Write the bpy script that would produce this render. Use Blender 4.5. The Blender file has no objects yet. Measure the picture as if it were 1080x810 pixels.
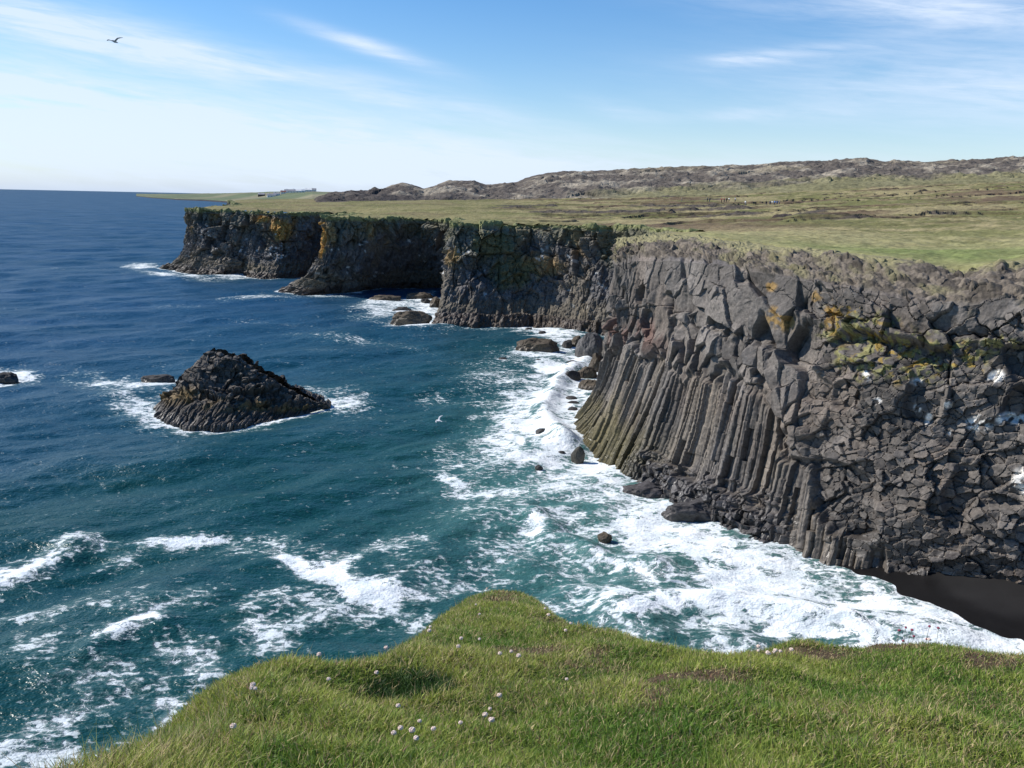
import bpy, math, random
import numpy as np
from mathutils import Vector, Matrix
random.seed(7); RS = np.random.RandomState(11)
sc = bpy.context.scene
COL = sc.collection
# ------------------------------------------------------------------ surveyed plan (metres, world x right / y ahead / z above sea)
MAIN = [((17.5,124.0,0.0),(19.8,121.0,15.6),(21.5,122.5,17.0),2.0),((13.8,111.0,0.0),(16.2,108.0,15.8),(18.0,109.0,17.2),2.5),((10.4,97.0,0.0),(12.6,94.0,16.0),(14.0,95.0,17.4),3.0),((7.7,87.0,0.0),(10.1,84.0,16.0),(11.2,86.0,17.5),3.5),((5.5,78.5,0.0),(8.55,75.0,15.55),(9.25,79.0,17.67),3.6),((7.9,66.8,0.0),(10.11,71.0,16.27),(11.54,76.0,18.1),2.1),((11.0,62.0,0.0),(13.15,65.5,16.64),(15.11,72.0,18.34),1.6),((13.3,55.9,0.0),(15.71,60.0,16.62),(18.14,67.0,18.03),1.4),((15.8,52.9,0.0),(18.26,55.5,16.36),(20.9,62.0,17.86),1.3),((17.7,50.2,0.3),(20.12,53.0,16.16),(22.49,59.0,17.87),1.2),((19.7,48.4,0.7),(21.74,50.5,15.93),(24.15,56.0,17.79),1.0),((22.4,46.6,0.8),(23.89,48.5,15.71),(26.13,54.0,17.43),1.0),((23.9,45.8,0.8),(25.06,47.6,15.63),(27.36,53.0,16.95),1.0),((25.4,45.0,0.8),(26.35,46.7,16.13),(28.79,52.0,17.86),1.0),((28.4,43.6,0.8),(28.22,45.2,16.6),(31.5,51.0,18.21),1.0),((33.5,40.5,0.8),(35.0,42.0,16.8),(36.5,46.0,18.6),1.0),((39.0,33.0,0.8),(41.5,34.0,17.0),(45.5,36.0,18.8),1.0),((41.0,24.0,0.8),(43.0,24.0,17.0),(47.0,24.0,19.0),1.0),((38.0,14.0,0.8),(40.0,13.5,17.0),(44.0,12.0,19.1),1.0)]
H1 = [((-150,420,0.0),(-140.0,425.0,16.3),(-140,425,17.5),2.0),((-107,300,0.0),(-97.0,303.0,15.8),(-97,303,17.0),2.0),((-103,262,0.0),(-92.0,258.0,15.6),(-92,258,16.8),3.5),((-100,240.5,0.0),(-89.5,235.5,15.6),(-89.5,235.5,16.8),4.2),((-88,229,0.0),(-84.0,231.0,15.6),(-84,231,16.8),3.8),((-77,224,0.0),(-74.5,228.0,15.6),(-74.5,228,16.8),2),((-72,226.5,0.0),(-70.0,226.5,15.5),(-70,226.5,16.7),1.5),((-67.8,219.6,0.0),(-65.5,224.0,15.5),(-65.5,224,16.7),2.5),((-61,217.6,0.0),(-60.5,221.5,15.4),(-60.5,221.5,16.6),2.5),((-56.5,222,0.0),(-56.5,225.5,15.4),(-56.5,225.5,16.6),2),((-52.5,234,0.0),(-53.0,236.0,15.4),(-53,236,16.6),1.5),((-45.0,236,0.0),(-46.0,238.0,15.3),(-46,238,16.5),1.5)]
H2 = [((-50.0,237,0.0),(-50.0,239.0,15.3),(-50,239,16.5),1.5),((-43,230,0.0),(-41.0,230.0,15.3),(-41,230,16.5),1.5),((-45,210,0.0),(-40.5,210.0,15.3),(-40.5,210,16.5),2.5),((-52,188.5,0.0),(-41.0,184.5,15.35),(-41.0,184.5,16.55),3.2),((-46,185.5,0.0),(-39.5,182.5,15.4),(-39.5,182.5,16.6),3.2),((-40,186,0.0),(-36.5,184.5,15.4),(-36.5,184.5,16.6),2.5),((-35,190,0.0),(-32.0,188.0,15.3),(-32,188.0,16.5),2.0),((-31,199.5,0.0),(-27.5,195.0,15.2),(-27.5,195,16.4),1.0),((-23.5,206.5,0.0),(-21.5,198.0,15.1),(-21.5,198,16.3),1.0),((-17,203,0.0),(-16.2,195.0,15.1),(-16.2,195,16.3),1.2),((-13,190,0.0),(-11.0,186.0,15.2),(-11.0,186,16.4),1.5)]
H3 = [((-15,200,0.0),(-13.0,193.0,15.2),(-13.0,193,16.4),1.3),((-14.5,178,0.0),(-12.0,174.0,15.4),(-12.0,174,16.6),1.8),((-13.8,158,0.0),(-11.7,159.0,15.5),(-11.7,159,16.7),2.0),((-13.2,143.5,0.0),(-11.0,150.0,15.6),(-11.0,150,16.8),2.2),((-6.6,143,0.0),(-6.6,150.0,15.65),(-6.6,150,16.85),2.2),((-1,144,0.0),(-1.5,151.0,15.75),(-1.5,151,16.95),2.0),((3.1,146,0.0),(2.8,152.5,15.8),(2.8,152.5,17.0),1.8),((7.5,142.5,0.0),(8.5,149.0,15.85),(8.5,149,17.05),2.0),((11.5,139.5,0.0),(12.5,146.0,15.9),(12.5,146,17.1),1.8),((14.5,139,0.0),(16.5,145.0,15.9),(16.5,145,17.1),1.5),((17,132,0.0),(21.0,136.0,15.9),(21.0,136,17.1),1.5),((19.0,124,0.0),(22.5,124.0,15.9),(22.5,124,17.1),1.5),((20.0,116,0.0),(24.0,116.0,15.9),(24.0,116.0,17.1),1.5)]
GCTL = [(36.49,62.0,18.32),(52.73,90.0,18.75),(87.41,150.0,20.46),(150.7,260.0,25.56),(219.49,380.0,32.85),(35.94,75.0,17.58),(45.51,100.0,18.23),(35.08,90.0,18.29),(58.17,150.0,19.38),(96.5,250.0,22.55),(138.49,360.0,27.79),(23.7,100.0,17.68),(30.73,130.0,17.8),(47.09,200.0,18.65),(73.34,310.0,21.82),(74.94,285.0,20.6),(84.78,288.0,20.87),(88.88,380.0,24.6),(23.94,140.0,17.22),(30.7,180.0,17.49),(40.77,240.0,19.14),(62.55,370.0,23.23),(10.17,165.0,17.06),(13.48,220.0,17.87),(20.68,340.0,20.5),(-8.09,170.0,16.93),(-10.01,210.0,17.54),(-14.33,300.0,18.62),(-32.13,205.0,16.73),(-37.6,240.0,17.54),(-50.1,320.0,18.78),(-65.09,245.0,16.93),(-79.64,300.0,17.93),(-106.14,400.0,18.19),(-88.21,250.0,17.2),(-112.81,320.0,17.84)]
SKY = [(-0.2654,-0.0081),(-0.238,-0.00329),(-0.2162,0.0014),(-0.1889,0.00619),(-0.1727,0.00598),(-0.1564,0.0079),(-0.1422,0.01294),(-0.1292,0.0169),(-0.1162,0.014),(-0.1054,0.01),(-0.0935,0.0134),(-0.0805,0.01788),(-0.0621,0.01983),(-0.0481,0.02012),(-0.0339,0.01567),(-0.0156,0.01762),(0.0006,0.01952),(0.0167,0.02512),(0.0328,0.02963),(0.0597,0.03227),(0.1027,0.03417),(0.1457,0.03713),(0.1886,0.0401),(0.2531,0.04244),(0.2904,0.04631),(0.3064,0.04819),(0.3277,0.04967),(0.3493,0.04854),(0.3759,0.05167),(0.3972,0.05315),(0.4137,0.04985),(0.4672,0.05144),(0.5205,0.05458),(0.5735,0.05929),(0.7008,0.06702),(0.9135,0.07337)]
FOOT = [(-0.2654,-0.00915),(-0.2164,-0.00602),(-0.0695,-0.0073),(0.0174,-0.00343),(0.1041,0.00365),(0.1906,0.0086),(0.2768,0.01457),(0.3624,0.02473),(0.5773,0.03328),(0.9199,0.0444)]
BEACHW = [(19.0,50.2),(20.7,49.3),(22.1,47.5),(22.9,45.5),(23.3,42.8),(23.9,41.4),(24.2,40.5),(24.9,40.0),(26.2,39.3)]
ROCKPX = [(3.5,119.1,6.72,1.86),(8.0,122.8,1.66,1.13),(10.5,114.0,3.88,3.58),(9.4,123.8,2.1,1.59),(8.1,107.7,2.69,0.9),(7.3,100.0,2.05,1.12),(9.1,101.3,2.65,1.41),(10.7,105.5,2.4,2.35),(5.6,98.7,1.24,0.46),(3.9,88.9,1.83,0.42),(6.5,90.0,1.34,0.3),(6.6,87.4,1.3,0.37),(6.2,84.1,1.26,0.48),(7.4,83.0,0.95,0.55),(8.0,85.8,0.69,0.28),(4.7,83.9,0.77,0.32),(4.3,77.7,1.34,0.67),(2.9,74.9,1.56,0.65),(5.6,67.9,1.11,1.13),(4.3,69.4,0.73,0.24),(2.3,65.1,0.68,0.32),(-1.3,112.0,1.27,0.36),(3.5,111.1,0.88,0.41),(2.6,139.6,1.26,0.38),(4.7,135.8,1.37,0.43),(8.9,94.9,2.82,1.07),(6.1,50.6,0.86,0.58),(10.0,59.2,3.82,0.84),(12.5,54.6,4.12,1.25),(16.2,52.0,2.21,0.67),(-17.5,144.4,7.35,2.11),(-20.7,159.0,3.77,0.87),(-17.9,172.9,2.14,0.94),(-26.4,174.7,7.51,1.27),(-19.9,179.3,6.05,1.46),(-15.4,167.1,2.82,1.97),(-57.0,93.0,3.21,0.9),(-40.1,94.2,4.41,0.76)]
STACKB = [(-35.6,82.5),(-33.8,78.8),(-31.7,76.9),(-29.5,75.7),(-27.1,76.2),(-24.7,77.1),(-23.0,78.6),(-21.2,80.6),(-19.4,83.1),(-18.7,85.2)]
STACKR = [(-33.79,82.0,2.65),(-32.61,82.5,3.72),(-31.72,83.0,4.4),(-30.71,83.5,5.58),(-29.84,83.5,6.02),(-28.72,83.5,5.81),(-27.42,83.5,5.36),(-26.22,83.5,4.71),(-24.66,83.5,3.59),(-23.16,83.8,2.58),(-21.58,84.2,1.55),(-19.78,84.6,0.61),(-18.89,84.9,0.06)]
FOAM = [(-27.3,45.1,1.3,2.9,1.1,-1.4,1.0),(-25.1,48.4,2.5,-0.4,0.6,-1.3,0.745),(-22.9,46.7,1.4,0.1,0.7,-1.6,0.72),(-19.7,49.3,3.5,0.8,0.4,-0.9,0.895),(-16.2,48.4,2.2,-1.1,0.3,-1.4,0.745),(-12.4,46.0,2.3,-1.6,0.2,-1.7,1.0),(-10.2,44.8,2.6,-1.3,0.1,-1.8,1.05),(-7.8,43.2,2.7,-0.7,0.2,-1.4,0.95),(-6.3,42.1,1.0,0.0,0.2,-1.5,0.87),(-7.9,48.6,2.6,2.5,0.4,-1.4,0.72),(-9.9,47.1,1.9,0.1,0.3,-1.3,0.72),(-13.7,49.0,2.8,-1.0,0.2,-1.3,0.645),(-5.8,45.9,2.5,0.2,0.2,-2.0,0.62),(-3.4,43.6,2.3,1.3,0.2,-1.2,0.77),(-18.4,37.9,1.1,1.5,0.5,-0.8,0.9199999999999999),(-15.4,36.1,1.7,0.8,0.6,-1.3,0.745),(-13.9,34.9,1.4,-0.3,0.3,-0.9,0.77),(-12.3,38.9,2.0,-0.5,0.4,-1.7,0.78),(-11.1,37.1,1.6,0.1,0.4,-1.2,0.72),(-12.1,32.4,1.5,0.7,0.3,-0.7,0.695),(-18.1,30.8,1.1,1.1,0.7,-0.9,0.78),(-17.5,31.8,1.1,1.1,0.5,-0.7,0.77),(-14.3,32.6,1.4,0.1,0.4,-0.9,0.695),(-15.3,34.3,0.6,1.2,1.1,-1.5,0.6699999999999999),(-18.9,40.7,3.1,0.7,0.6,-1.2,0.595),(-21.7,35.8,2.1,1.0,0.9,-1.3,0.595),(-18.3,29.0,2.5,0.1,0.6,-1.1,0.72),(-9.0,40.1,1.5,0.0,0.3,-1.4,0.695),(-10.2,41.1,2.3,0.1,0.5,-2.0,0.645),(-17.1,33.6,2.8,0.1,1.1,-2.4,0.62),(-19.6,33.5,1.9,0.1,0.9,-1.6,0.595),(-24.1,39.4,1.6,0.1,0.6,-1.1,0.595),(-13.8,31.0,0.6,-0.4,0.1,-1.7,0.72),(-14.3,29.1,1.2,0.1,0.4,-0.9,0.6699999999999999),(-7.6,40.6,1.5,0.1,0.3,-1.4,0.72),(-4.6,39.8,1.7,0.0,0.2,-1.4,0.62),(-43.4,92.9,5.4,-2.4,1.8,-4.1,0.85),(-38.5,84.2,4.5,-3.9,1.7,-5.0,0.8),(-34.3,78.8,2.6,-2.2,1.0,-3.2,0.8),(-43.4,89.5,2.0,0.2,1.2,-2.6,0.6),(-17.2,86.1,2.3,0.2,0.7,-3.6,0.85),(-19.6,90.3,2.6,0.3,0.5,-2.2,0.6),(-22.1,80.5,4.3,5.3,0.4,-1.4,0.75),(-26.8,75.2,4.3,0.4,0.5,-1.2,0.7),(-31.1,76.2,2.3,-1.5,0.6,-1.9,0.9),(-22.3,91.0,1.0,0.1,0.4,-1.8,0.6),(-107.1,246.8,4.9,1.3,3.3,-7.7,0.9),(-88.3,222.9,12.8,-8.4,2.5,-6.3,0.85),(-73.6,223.5,5.5,1.4,2.1,-6.6,0.9),(-81.7,230.4,9.5,2.3,1.9,-5.5,0.6),(-54.9,178.1,4.2,3.3,1.3,-4.3,0.8),(-50.2,179.0,5.7,1.0,1.2,-4.2,0.6),(-43.0,182.2,9.9,1.8,0.8,-3.5,0.7),(-25.0,164.0,4.7,0.7,1.8,-12.0,0.8),(-22.0,169.0,6.3,1.1,1.1,-8.7,0.75),(-16.9,165.3,2.9,0.5,2.1,-20.5,0.9),(-24.7,150.5,4.0,-1.8,0.9,-5.8,0.6),(-16.2,142.4,4.8,0.6,0.3,-2.7,0.9),(-14.3,148.4,0.8,0.1,0.8,-8.9,0.95),(-6.5,141.5,6.3,0.9,0.1,-2.1,0.55),(-26.0,127.9,6.0,-1.7,0.4,-2.1,0.6),(-15.0,120.0,4.2,-2.0,0.2,-1.9,0.35),(-24.7,115.0,3.8,0.4,0.3,-1.5,0.3),(-63.6,161.9,4.1,0.7,1.1,-2.8,0.4),(-63.6,157.5,2.6,0.5,1.0,-2.6,0.3),(-40.8,142.1,8.5,-2.6,0.6,-2.1,0.3),(-56.6,95.7,1.8,0.2,1.7,-3.0,0.9),(-59.4,98.2,2.2,0.2,1.6,-2.6,0.85),(-123.2,235.6,6.9,1.9,2.2,-4.3,0.3),(6.0,138.0,6.0,-2.0,-0.3,-5.9,0.95),(3.0,141.8,4.1,0.6,-0.1,-3.2,0.7),(8.4,127.0,4.1,0.6,-0.3,-5.0,1.0),(9.0,114.5,4.4,0.5,-0.5,-6.7,1.05),(5.4,107.4,3.7,0.4,-0.3,-7.1,1.0),(3.8,116.1,5.3,0.6,-0.2,-8.2,0.6),(6.7,97.8,3.7,6.1,0.1,-7.3,1.05),(4.5,85.9,2.3,-2.5,-1.2,-10.6,1.0),(2.0,87.8,4.1,0.4,-0.2,-14.5,0.856),(0.5,78.1,3.6,5.3,0.7,-7.6,0.918),(5.6,80.2,2.4,0.2,-0.8,-12.4,0.918),(-2.3,99.6,3.4,0.3,0.3,-9.0,0.639),(-1.5,87.5,3.0,0.3,0.1,-4.1,0.6699999999999999),(-2.8,71.5,2.2,4.0,0.6,-3.1,0.639),(-4.5,65.9,1.8,2.7,0.3,-1.3,0.794),(-2.2,66.1,3.9,0.2,0.3,-6.0,0.6204),(-5.4,68.5,1.1,0.0,0.3,-4.1,0.577),(-4.6,62.3,1.2,-0.5,0.1,-1.5,0.856),(-2.7,60.2,1.7,0.1,0.2,-2.4,0.732),(-3.7,81.3,1.0,0.1,0.1,-1.1,0.794),(-8.6,89.1,1.6,0.1,0.2,-2.2,0.515),(0.5,68.9,3.2,0.2,0.0,-4.1,0.825),(3.4,70.5,3.3,0.2,-0.2,-5.3,0.887),(6.3,66.6,1.9,-2.3,-0.7,-3.6,0.918),(4.5,61.8,3.6,0.2,-0.3,-5.0,0.7816000000000001),(1.6,59.5,2.7,0.1,-0.1,-4.7,0.7444),(7.2,59.8,2.5,-4.0,-1.2,-4.3,0.7692),(10.1,56.1,2.0,-3.3,-1.2,-3.6,0.8064),(10.1,52.6,3.3,-1.5,-0.7,-3.1,0.918),(12.1,50.4,3.1,-1.7,-0.8,-2.9,1.0),(15.1,48.3,3.1,-1.0,-0.7,-2.1,0.98),(8.5,50.2,2.4,0.1,-0.3,-2.1,0.887),(7.0,52.4,1.9,0.1,-0.2,-1.9,0.794),(3.1,54.8,2.6,0.1,-0.1,-2.8,0.794),(1.8,53.0,1.3,0.0,-0.1,-2.3,0.95),(0.2,49.0,2.3,0.1,0.0,-2.8,0.608),(4.5,52.3,2.5,0.1,-0.2,-2.5,0.732),(5.9,47.9,3.2,-1.3,-0.4,-2.1,0.732),(3.5,46.4,2.3,0.1,-0.1,-2.5,0.7010000000000001),(4.4,44.0,2.7,0.1,-0.1,-2.3,0.7010000000000001),(5.8,41.8,2.0,0.1,-0.3,-2.1,0.8064),(8.9,45.4,2.7,0.1,-0.4,-2.4,0.887),(8.4,42.4,2.3,0.1,-0.4,-2.3,1.1),(11.9,44.3,3.5,-0.5,-0.7,-2.5,1.0),(16.6,45.8,3.7,-1.6,-1.1,-2.9,0.887),(13.4,42.1,4.5,-0.3,-0.4,-1.5,1.1),(18.6,42.3,4.1,-0.8,-0.8,-1.7,1.1),(16.1,39.7,4.1,-0.5,-0.5,-1.4,0.95),(22.0,40.9,2.0,-1.4,-0.9,-1.4,1.1),(23.7,38.5,1.9,-1.3,-1.0,-1.4,1.05),(24.5,36.8,2.2,-0.8,-0.9,-1.3,1.0),(21.1,44.7,1.3,-2.3,-1.1,-1.7,0.856),(13.6,46.9,3.2,-0.5,-0.6,-2.0,0.856),(10.4,39.9,2.9,0.1,-0.2,-1.0,0.794),(6.8,38.8,2.4,0.1,-0.1,-1.3,0.794),(18.0,37.4,5.6,0.2,-0.5,-1.4,0.95),(5.1,39.7,1.4,0.0,-0.1,-1.0,0.732),(-1.1,54.5,2.6,0.2,0.1,-3.3,0.608),(-0.9,46.2,1.7,0.1,0.1,-1.8,0.546),(20.0,35.0,5.3,0.2,-0.7,-1.5,0.918),(13.2,36.4,5.4,0.2,-0.5,-1.3,0.856),(7.3,36.1,3.6,0.2,-0.2,-1.2,0.732),(2.8,41.6,1.5,0.1,-0.2,-2.0,0.6699999999999999),(7.5,37.0,2.3,0.1,-0.2,-1.3,0.887),(4.9,37.8,1.8,0.1,-0.2,-1.2,0.825),(10.2,37.1,2.3,0.1,-0.2,-1.0,0.918)]
CREST = [([(4.8,72.0),(3.5,78.3),(3.2,85.0),(4.9,95.0),(6.9,105.1),(10.5,114.7)],0.7,1.2),([(6.2,40.9),(8.3,41.9),(11.4,42.0),(14.7,41.3),(17.9,40.6),(20.5,39.9),(22.4,38.9)],0.6,1.3),([(3.8,50.4),(5.9,47.9),(8.6,46.9)],0.55,1.0),([(1.5,54.7),(2.7,52.2),(2.3,49.8)],0.4,1.0),([(0.2,47.6),(3.4,44.5),(5.4,42.6)],0.3,1.2),([(5.1,39.7),(7.8,39.0),(11.5,38.4)],0.25,1.2),([(-28.7,43.0),(-26.6,44.9),(-26.0,47.9)],0.35,1.3),([(-19.1,35.9),(-18.2,37.9),(-17.1,38.5)],0.25,0.8),([(-13.9,45.6),(-10.6,45.2),(-6.0,43.2)],0.15,1.5)]
FGR = [(-1.112,1.855),(-1.013,2.106),(-1.018,2.493),(-1.065,2.942),(-1.074,3.134),(-1.059,3.335),(-0.974,3.442),(-0.809,3.5),(-0.588,3.587),(-0.513,3.851),(-0.474,4.361),(-0.449,5.101),(-0.371,5.579),(-0.273,6.409),(-0.128,6.861),(0.102,6.829),(0.211,5.884),(0.341,5.129),(0.432,4.607),(0.634,4.532),(0.808,4.272),(0.975,4.095),(1.151,4.009),(1.295,3.999),(1.479,4.292),(1.653,4.312),(1.77,4.212),(2.04,4.417),(2.312,4.48),(2.408,4.256),(2.511,4.079),(2.682,3.997)]
FLW = [(-0.679,6.777),(-0.515,6.092),(-0.17,6.288),(-0.774,3.224),(-0.696,2.969),(-0.556,3.246),(-0.53,3.472),(-0.22,3.665),(-0.233,3.526),(-0.121,3.775),(-0.017,3.483),(0.017,3.531),(0.038,3.447),(-0.051,2.871),(-0.027,2.982),(-0.381,2.611),(-0.269,2.5),(-0.277,2.378),(-0.244,2.402),(-0.331,2.323),(-0.339,2.273),(-0.273,2.202),(-0.141,2.487),(-0.082,2.648),(-0.054,2.576),(-0.408,3.98),(-0.424,4.28),(-0.16,4.743),(0.322,4.187),(0.244,3.089),(-0.887,2.727),(-0.906,2.712),(-0.853,2.65),(-0.799,2.24),(1.157,3.563),(1.163,3.499),(1.171,3.459),(1.226,3.548),(1.225,3.506),(1.246,3.639),(1.226,3.851),(1.374,3.817),(0.251,5.233),(0.23,4.501),(0.344,4.347),(2.104,3.898),(-0.227,5.35)]
FLR = [(2.156,4.312),(2.27,4.506),(2.217,4.319),(2.24,4.41),(2.329,4.482),(2.405,4.491),(2.276,4.241),(2.321,4.218)]
PPL = [(59.21,312.0),(68.36,312.0),(68.99,311.0),(73.0,310.0),(73.94,310.0),(75.02,311.0),(75.35,309.0),(77.31,308.0),(75.2,286.0),(80.22,292.0),(82.88,289.0),(84.42,290.0),(84.27,287.0),(86.54,292.0),(87.62,293.0),(88.13,292.0)]
HOUSE = [(-626.34,2150.0,12.75),(-559.83,2000.0,12.73),(-550.6,2010.0,12.93),(-545.89,2050.0,14.61),(-548.34,2120.0,16.3),(-537.22,2140.0,16.58),(-526.81,2150.0,18.65),(-594.73,2500.0,24.46),(-583.07,2520.0,24.29)]
GULL = [(-23.24,52.0,29.4),(-5.9,67.5,3.2)]
COAST = [(-1640.7,3791.2),(-1265.2,3029.3),(-963.5,2480.9),(-843.5,2356.8),(-533.0,1724.4),(-270.3,1160.1),(-139.0,1030.3)]
CAM = (21.0,900.0,12.2,1.19)

# ------------------------------------------------------------------ numeric helpers
def h2(i, j, s):
    v = np.sin(i*127.1 + j*311.7 + s*74.7)*43758.5453
    return v - np.floor(v)
def vn(x, y, s=0):
    xi = np.floor(x); yi = np.floor(y); fx = x-xi; fy = y-yi
    fx = fx*fx*(3-2*fx); fy = fy*fy*(3-2*fy)
    a = h2(xi, yi, s); b = h2(xi+1, yi, s); c = h2(xi, yi+1, s); d = h2(xi+1, yi+1, s)
    return (a*(1-fx)+b*fx)*(1-fy) + (c*(1-fx)+d*fx)*fy
def fbm(x, y, s=0, o=4, g=.5):
    r = 0; a = 1.; t = 0
    for k in range(o):
        r = r + a*(vn(x, y, s+k*13)-.5); t += a; a *= g
        x, y = x*2.03+7.1, y*2.03-3.7
    return r/t*2          # about -1..1
def ss(a, b, x):
    t = np.clip((x-a)/(b-a), 0, 1); return t*t*(3-2*t)
def cells(u, v, s=0, jit=.85):
    """nearest jittered cell: F1, F2, id numbers and offset to the cell centre"""
    ui = np.floor(u); vi = np.floor(v)
    f1 = np.full(u.shape, 9.); f2 = np.full(u.shape, 9.); ci = np.zeros(u.shape); cj = np.zeros(u.shape)
    du = np.zeros(u.shape); dv = np.zeros(u.shape)
    for a in (-1, 0, 1):
        for b in (-1, 0, 1):
            i = ui+a; j = vi+b
            px = i+.5+jit*(h2(i, j, s)-.5); py = j+.5+jit*(h2(i, j, s+5.3)-.5)
            dx = u-px; dy = v-py; d = np.sqrt(dx*dx+dy*dy)
            n = d < f1
            f2 = np.where(n, f1, np.minimum(f2, d))
            f1 = np.where(n, d, f1); ci = np.where(n, i, ci); cj = np.where(n, j, cj)
            du = np.where(n, dx, du); dv = np.where(n, dy, dv)
    return f1, f2, ci, cj, du, dv
def facet(S, T, su, sv, amp, tilt, groove, s, jit=.85, gw=.12):
    """broken rock: every cell is a plane of its own depth and tilt, parted by cracks"""
    f1, f2, ci, cj, du, dv = cells(S/su, T/sv, s, jit)
    r = h2(ci, cj, s+1.7)
    d = amp*(r-.5)*2 + tilt*((h2(ci, cj, s+2.9)-.5)*2*du + (h2(ci, cj, s+3.3)-.5)*2*dv)
    d = d - groove*(1-ss(0, gw, f2-f1))
    return d, r, h2(ci, cj, s+8.1)

def new_mesh(name, verts, faces, mat=None, parent=None, smooth=False, attrs=None):
    me = bpy.data.meshes.new(name)
    verts = np.asarray(verts, dtype=np.float32)
    if isinstance(faces, np.ndarray):
        k = faces.shape[1]; n = faces.shape[0]
        me.vertices.add(len(verts)); me.vertices.foreach_set('co', verts.ravel())
        me.loops.add(n*k); me.loops.foreach_set('vertex_index', faces.astype(np.int32).ravel())
        me.polygons.add(n); me.polygons.foreach_set('loop_start', np.arange(0, n*k, k, dtype=np.int32))
        me.update(calc_edges=True); me.validate()
    else:
        me.from_pydata([tuple(map(float, v)) for v in verts], [], faces); me.update()
    me.polygons.foreach_set('use_smooth', np.full(len(me.polygons), smooth, dtype=bool))
    for an, arr in (attrs or {}).items():
        at = me.attributes.new(an, 'FLOAT_COLOR', 'POINT')
        at.data.foreach_set('color', np.asarray(arr, dtype=np.float32).ravel())
    if mat: me.materials.append(mat)
    o = bpy.data.objects.new(name, me); COL.objects.link(o)
    if parent: o.parent = parent
    return o
def tag(o, label, cat=None, group=None, kind=None):
    o['label'] = label
    if cat: o['category'] = cat
    if group: o['group'] = group
    if kind: o['kind'] = kind
    return o
def empty(name, loc, rz=0, sc_=1.):
    o = bpy.data.objects.new(name, None); COL.objects.link(o)
    o.location = loc; o.rotation_euler = (0, 0, rz); o.scale = (sc_,)*3; o.empty_display_size = .2
    return o
def grid_faces(nr, nc):
    i = np.arange(nr-1)[:, None]*nc + np.arange(nc-1)[None]
    i = i.ravel(); return np.stack([i, i+1, i+nc+1, i+nc], 1)

# ------------------------------------------------------------------ materials
class NT:
    def __init__(s, tree): s.t = tree
    def n(s, typ, ins=None, **kw):
        nd = s.t.nodes.new(typ)
        for k, v in kw.items(): setattr(nd, k, v)
        for k, v in (ins or {}).items():
            if hasattr(v, 'is_output') or isinstance(v, bpy.types.NodeSocket): s.t.links.new(v, nd.inputs[k])
            else: nd.inputs[k].default_value = v
        return nd
    def m(s, op, a, b=0., c=0., clamp=False):
        return s.n('ShaderNodeMath', {0: a, 1: b, 2: c}, operation=op, use_clamp=clamp).outputs[0]
    def mix(s, f, a, b, bt='MIX'):
        nd = s.n('ShaderNodeMix', data_type='RGBA', blend_type=bt)
        for k, v in ((0, f), (6, a), (7, b)):
            if isinstance(v, bpy.types.NodeSocket): s.t.links.new(v, nd.inputs[k])
            elif k == 0: nd.inputs[0].default_value = v
            else: nd.inputs[k].default_value = (*v[:3], 1)
        return nd.outputs[2]
    def noise(s, vec, scale, detail=4, rough=.55, dist=0.):
        return s.n('ShaderNodeTexNoise', {'Vector': vec, 'Scale': scale, 'Detail': detail, 'Roughness': rough, 'Distortion': dist}).outputs[0]
    def ramp(s, f, a, b):       # linear a..b -> 0..1
        return s.n('ShaderNodeMapRange', {0: f, 1: a, 2: b}, clamp=True).outputs[0]
def mat(name):
    m = bpy.data.materials.new(name); m.use_nodes = True
    m.node_tree.nodes.clear(); k = NT(m.node_tree)
    out = k.n('ShaderNodeOutputMaterial'); b = k.n('ShaderNodeBsdfPrincipled')
    k.t.links.new(b.outputs[0], out.inputs[0])
    return m, k, b, out
def setb(k, b, **kw):
    for n_, v in kw.items():
        n_ = n_.replace('_', ' ')
        if isinstance(v, bpy.types.NodeSocket): k.t.links.new(v, b.inputs[n_])
        else: b.inputs[n_].default_value = v
def attr_mat(name, fine=9., amt=.5, rough=.85, spec=.3, bump=.0, bscale=12., wet=False, trans=0.):
    m, k, b, out = mat(name)
    a = k.n('ShaderNodeAttribute', attribute_name='Col')
    pos = k.n('ShaderNodeNewGeometry').outputs['Position']
    n1 = k.noise(pos, fine, 6, .65)
    f = k.n('ShaderNodeMapRange', {0: n1, 1: .28, 2: .72, 3: 1-amt, 4: 1+amt}).outputs[0]
    c = k.n('ShaderNodeVectorMath', {0: a.outputs['Color'], 'Scale': f}, operation='SCALE').outputs[0]
    setb(k, b, Base_Color=c, Specular_IOR_Level=spec)
    if wet:
        r = k.n('ShaderNodeMapRange', {0: a.outputs['Alpha'], 1: 0., 2: 1., 3: .28, 4: rough}).outputs[0]
        setb(k, b, Roughness=r)
    else: setb(k, b, Roughness=rough)
    if bump:
        bn = k.n('ShaderNodeBump', {'Strength': 1., 'Distance': bump, 'Height': k.noise(pos, bscale, 5, .7)}).outputs[0]
        setb(k, b, Normal=bn)
    if trans:
        tr = k.n('ShaderNodeBsdfTranslucent', {'Color': c}); mx = k.n('ShaderNodeMixShader', {0: trans, 1: b.outputs[0], 2: tr.outputs[0]})
        k.t.links.new(mx.outputs[0], out.inputs[0])
    return m
def plain(name, col, rough=.6, var=.25, scale=8.):
    m, k, b, out = mat(name)
    tc = k.n('ShaderNodeTexCoord').outputs['Object']
    f = k.n('ShaderNodeMapRange', {0: k.noise(tc, scale, 4), 1: .3, 2: .7, 3: 1-var, 4: 1+var}).outputs[0]
    c = k.n('ShaderNodeVectorMath', {0: (*col,), 'Scale': f}, operation='SCALE').outputs[0]
    setb(k, b, Base_Color=c, Roughness=rough); return m

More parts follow.
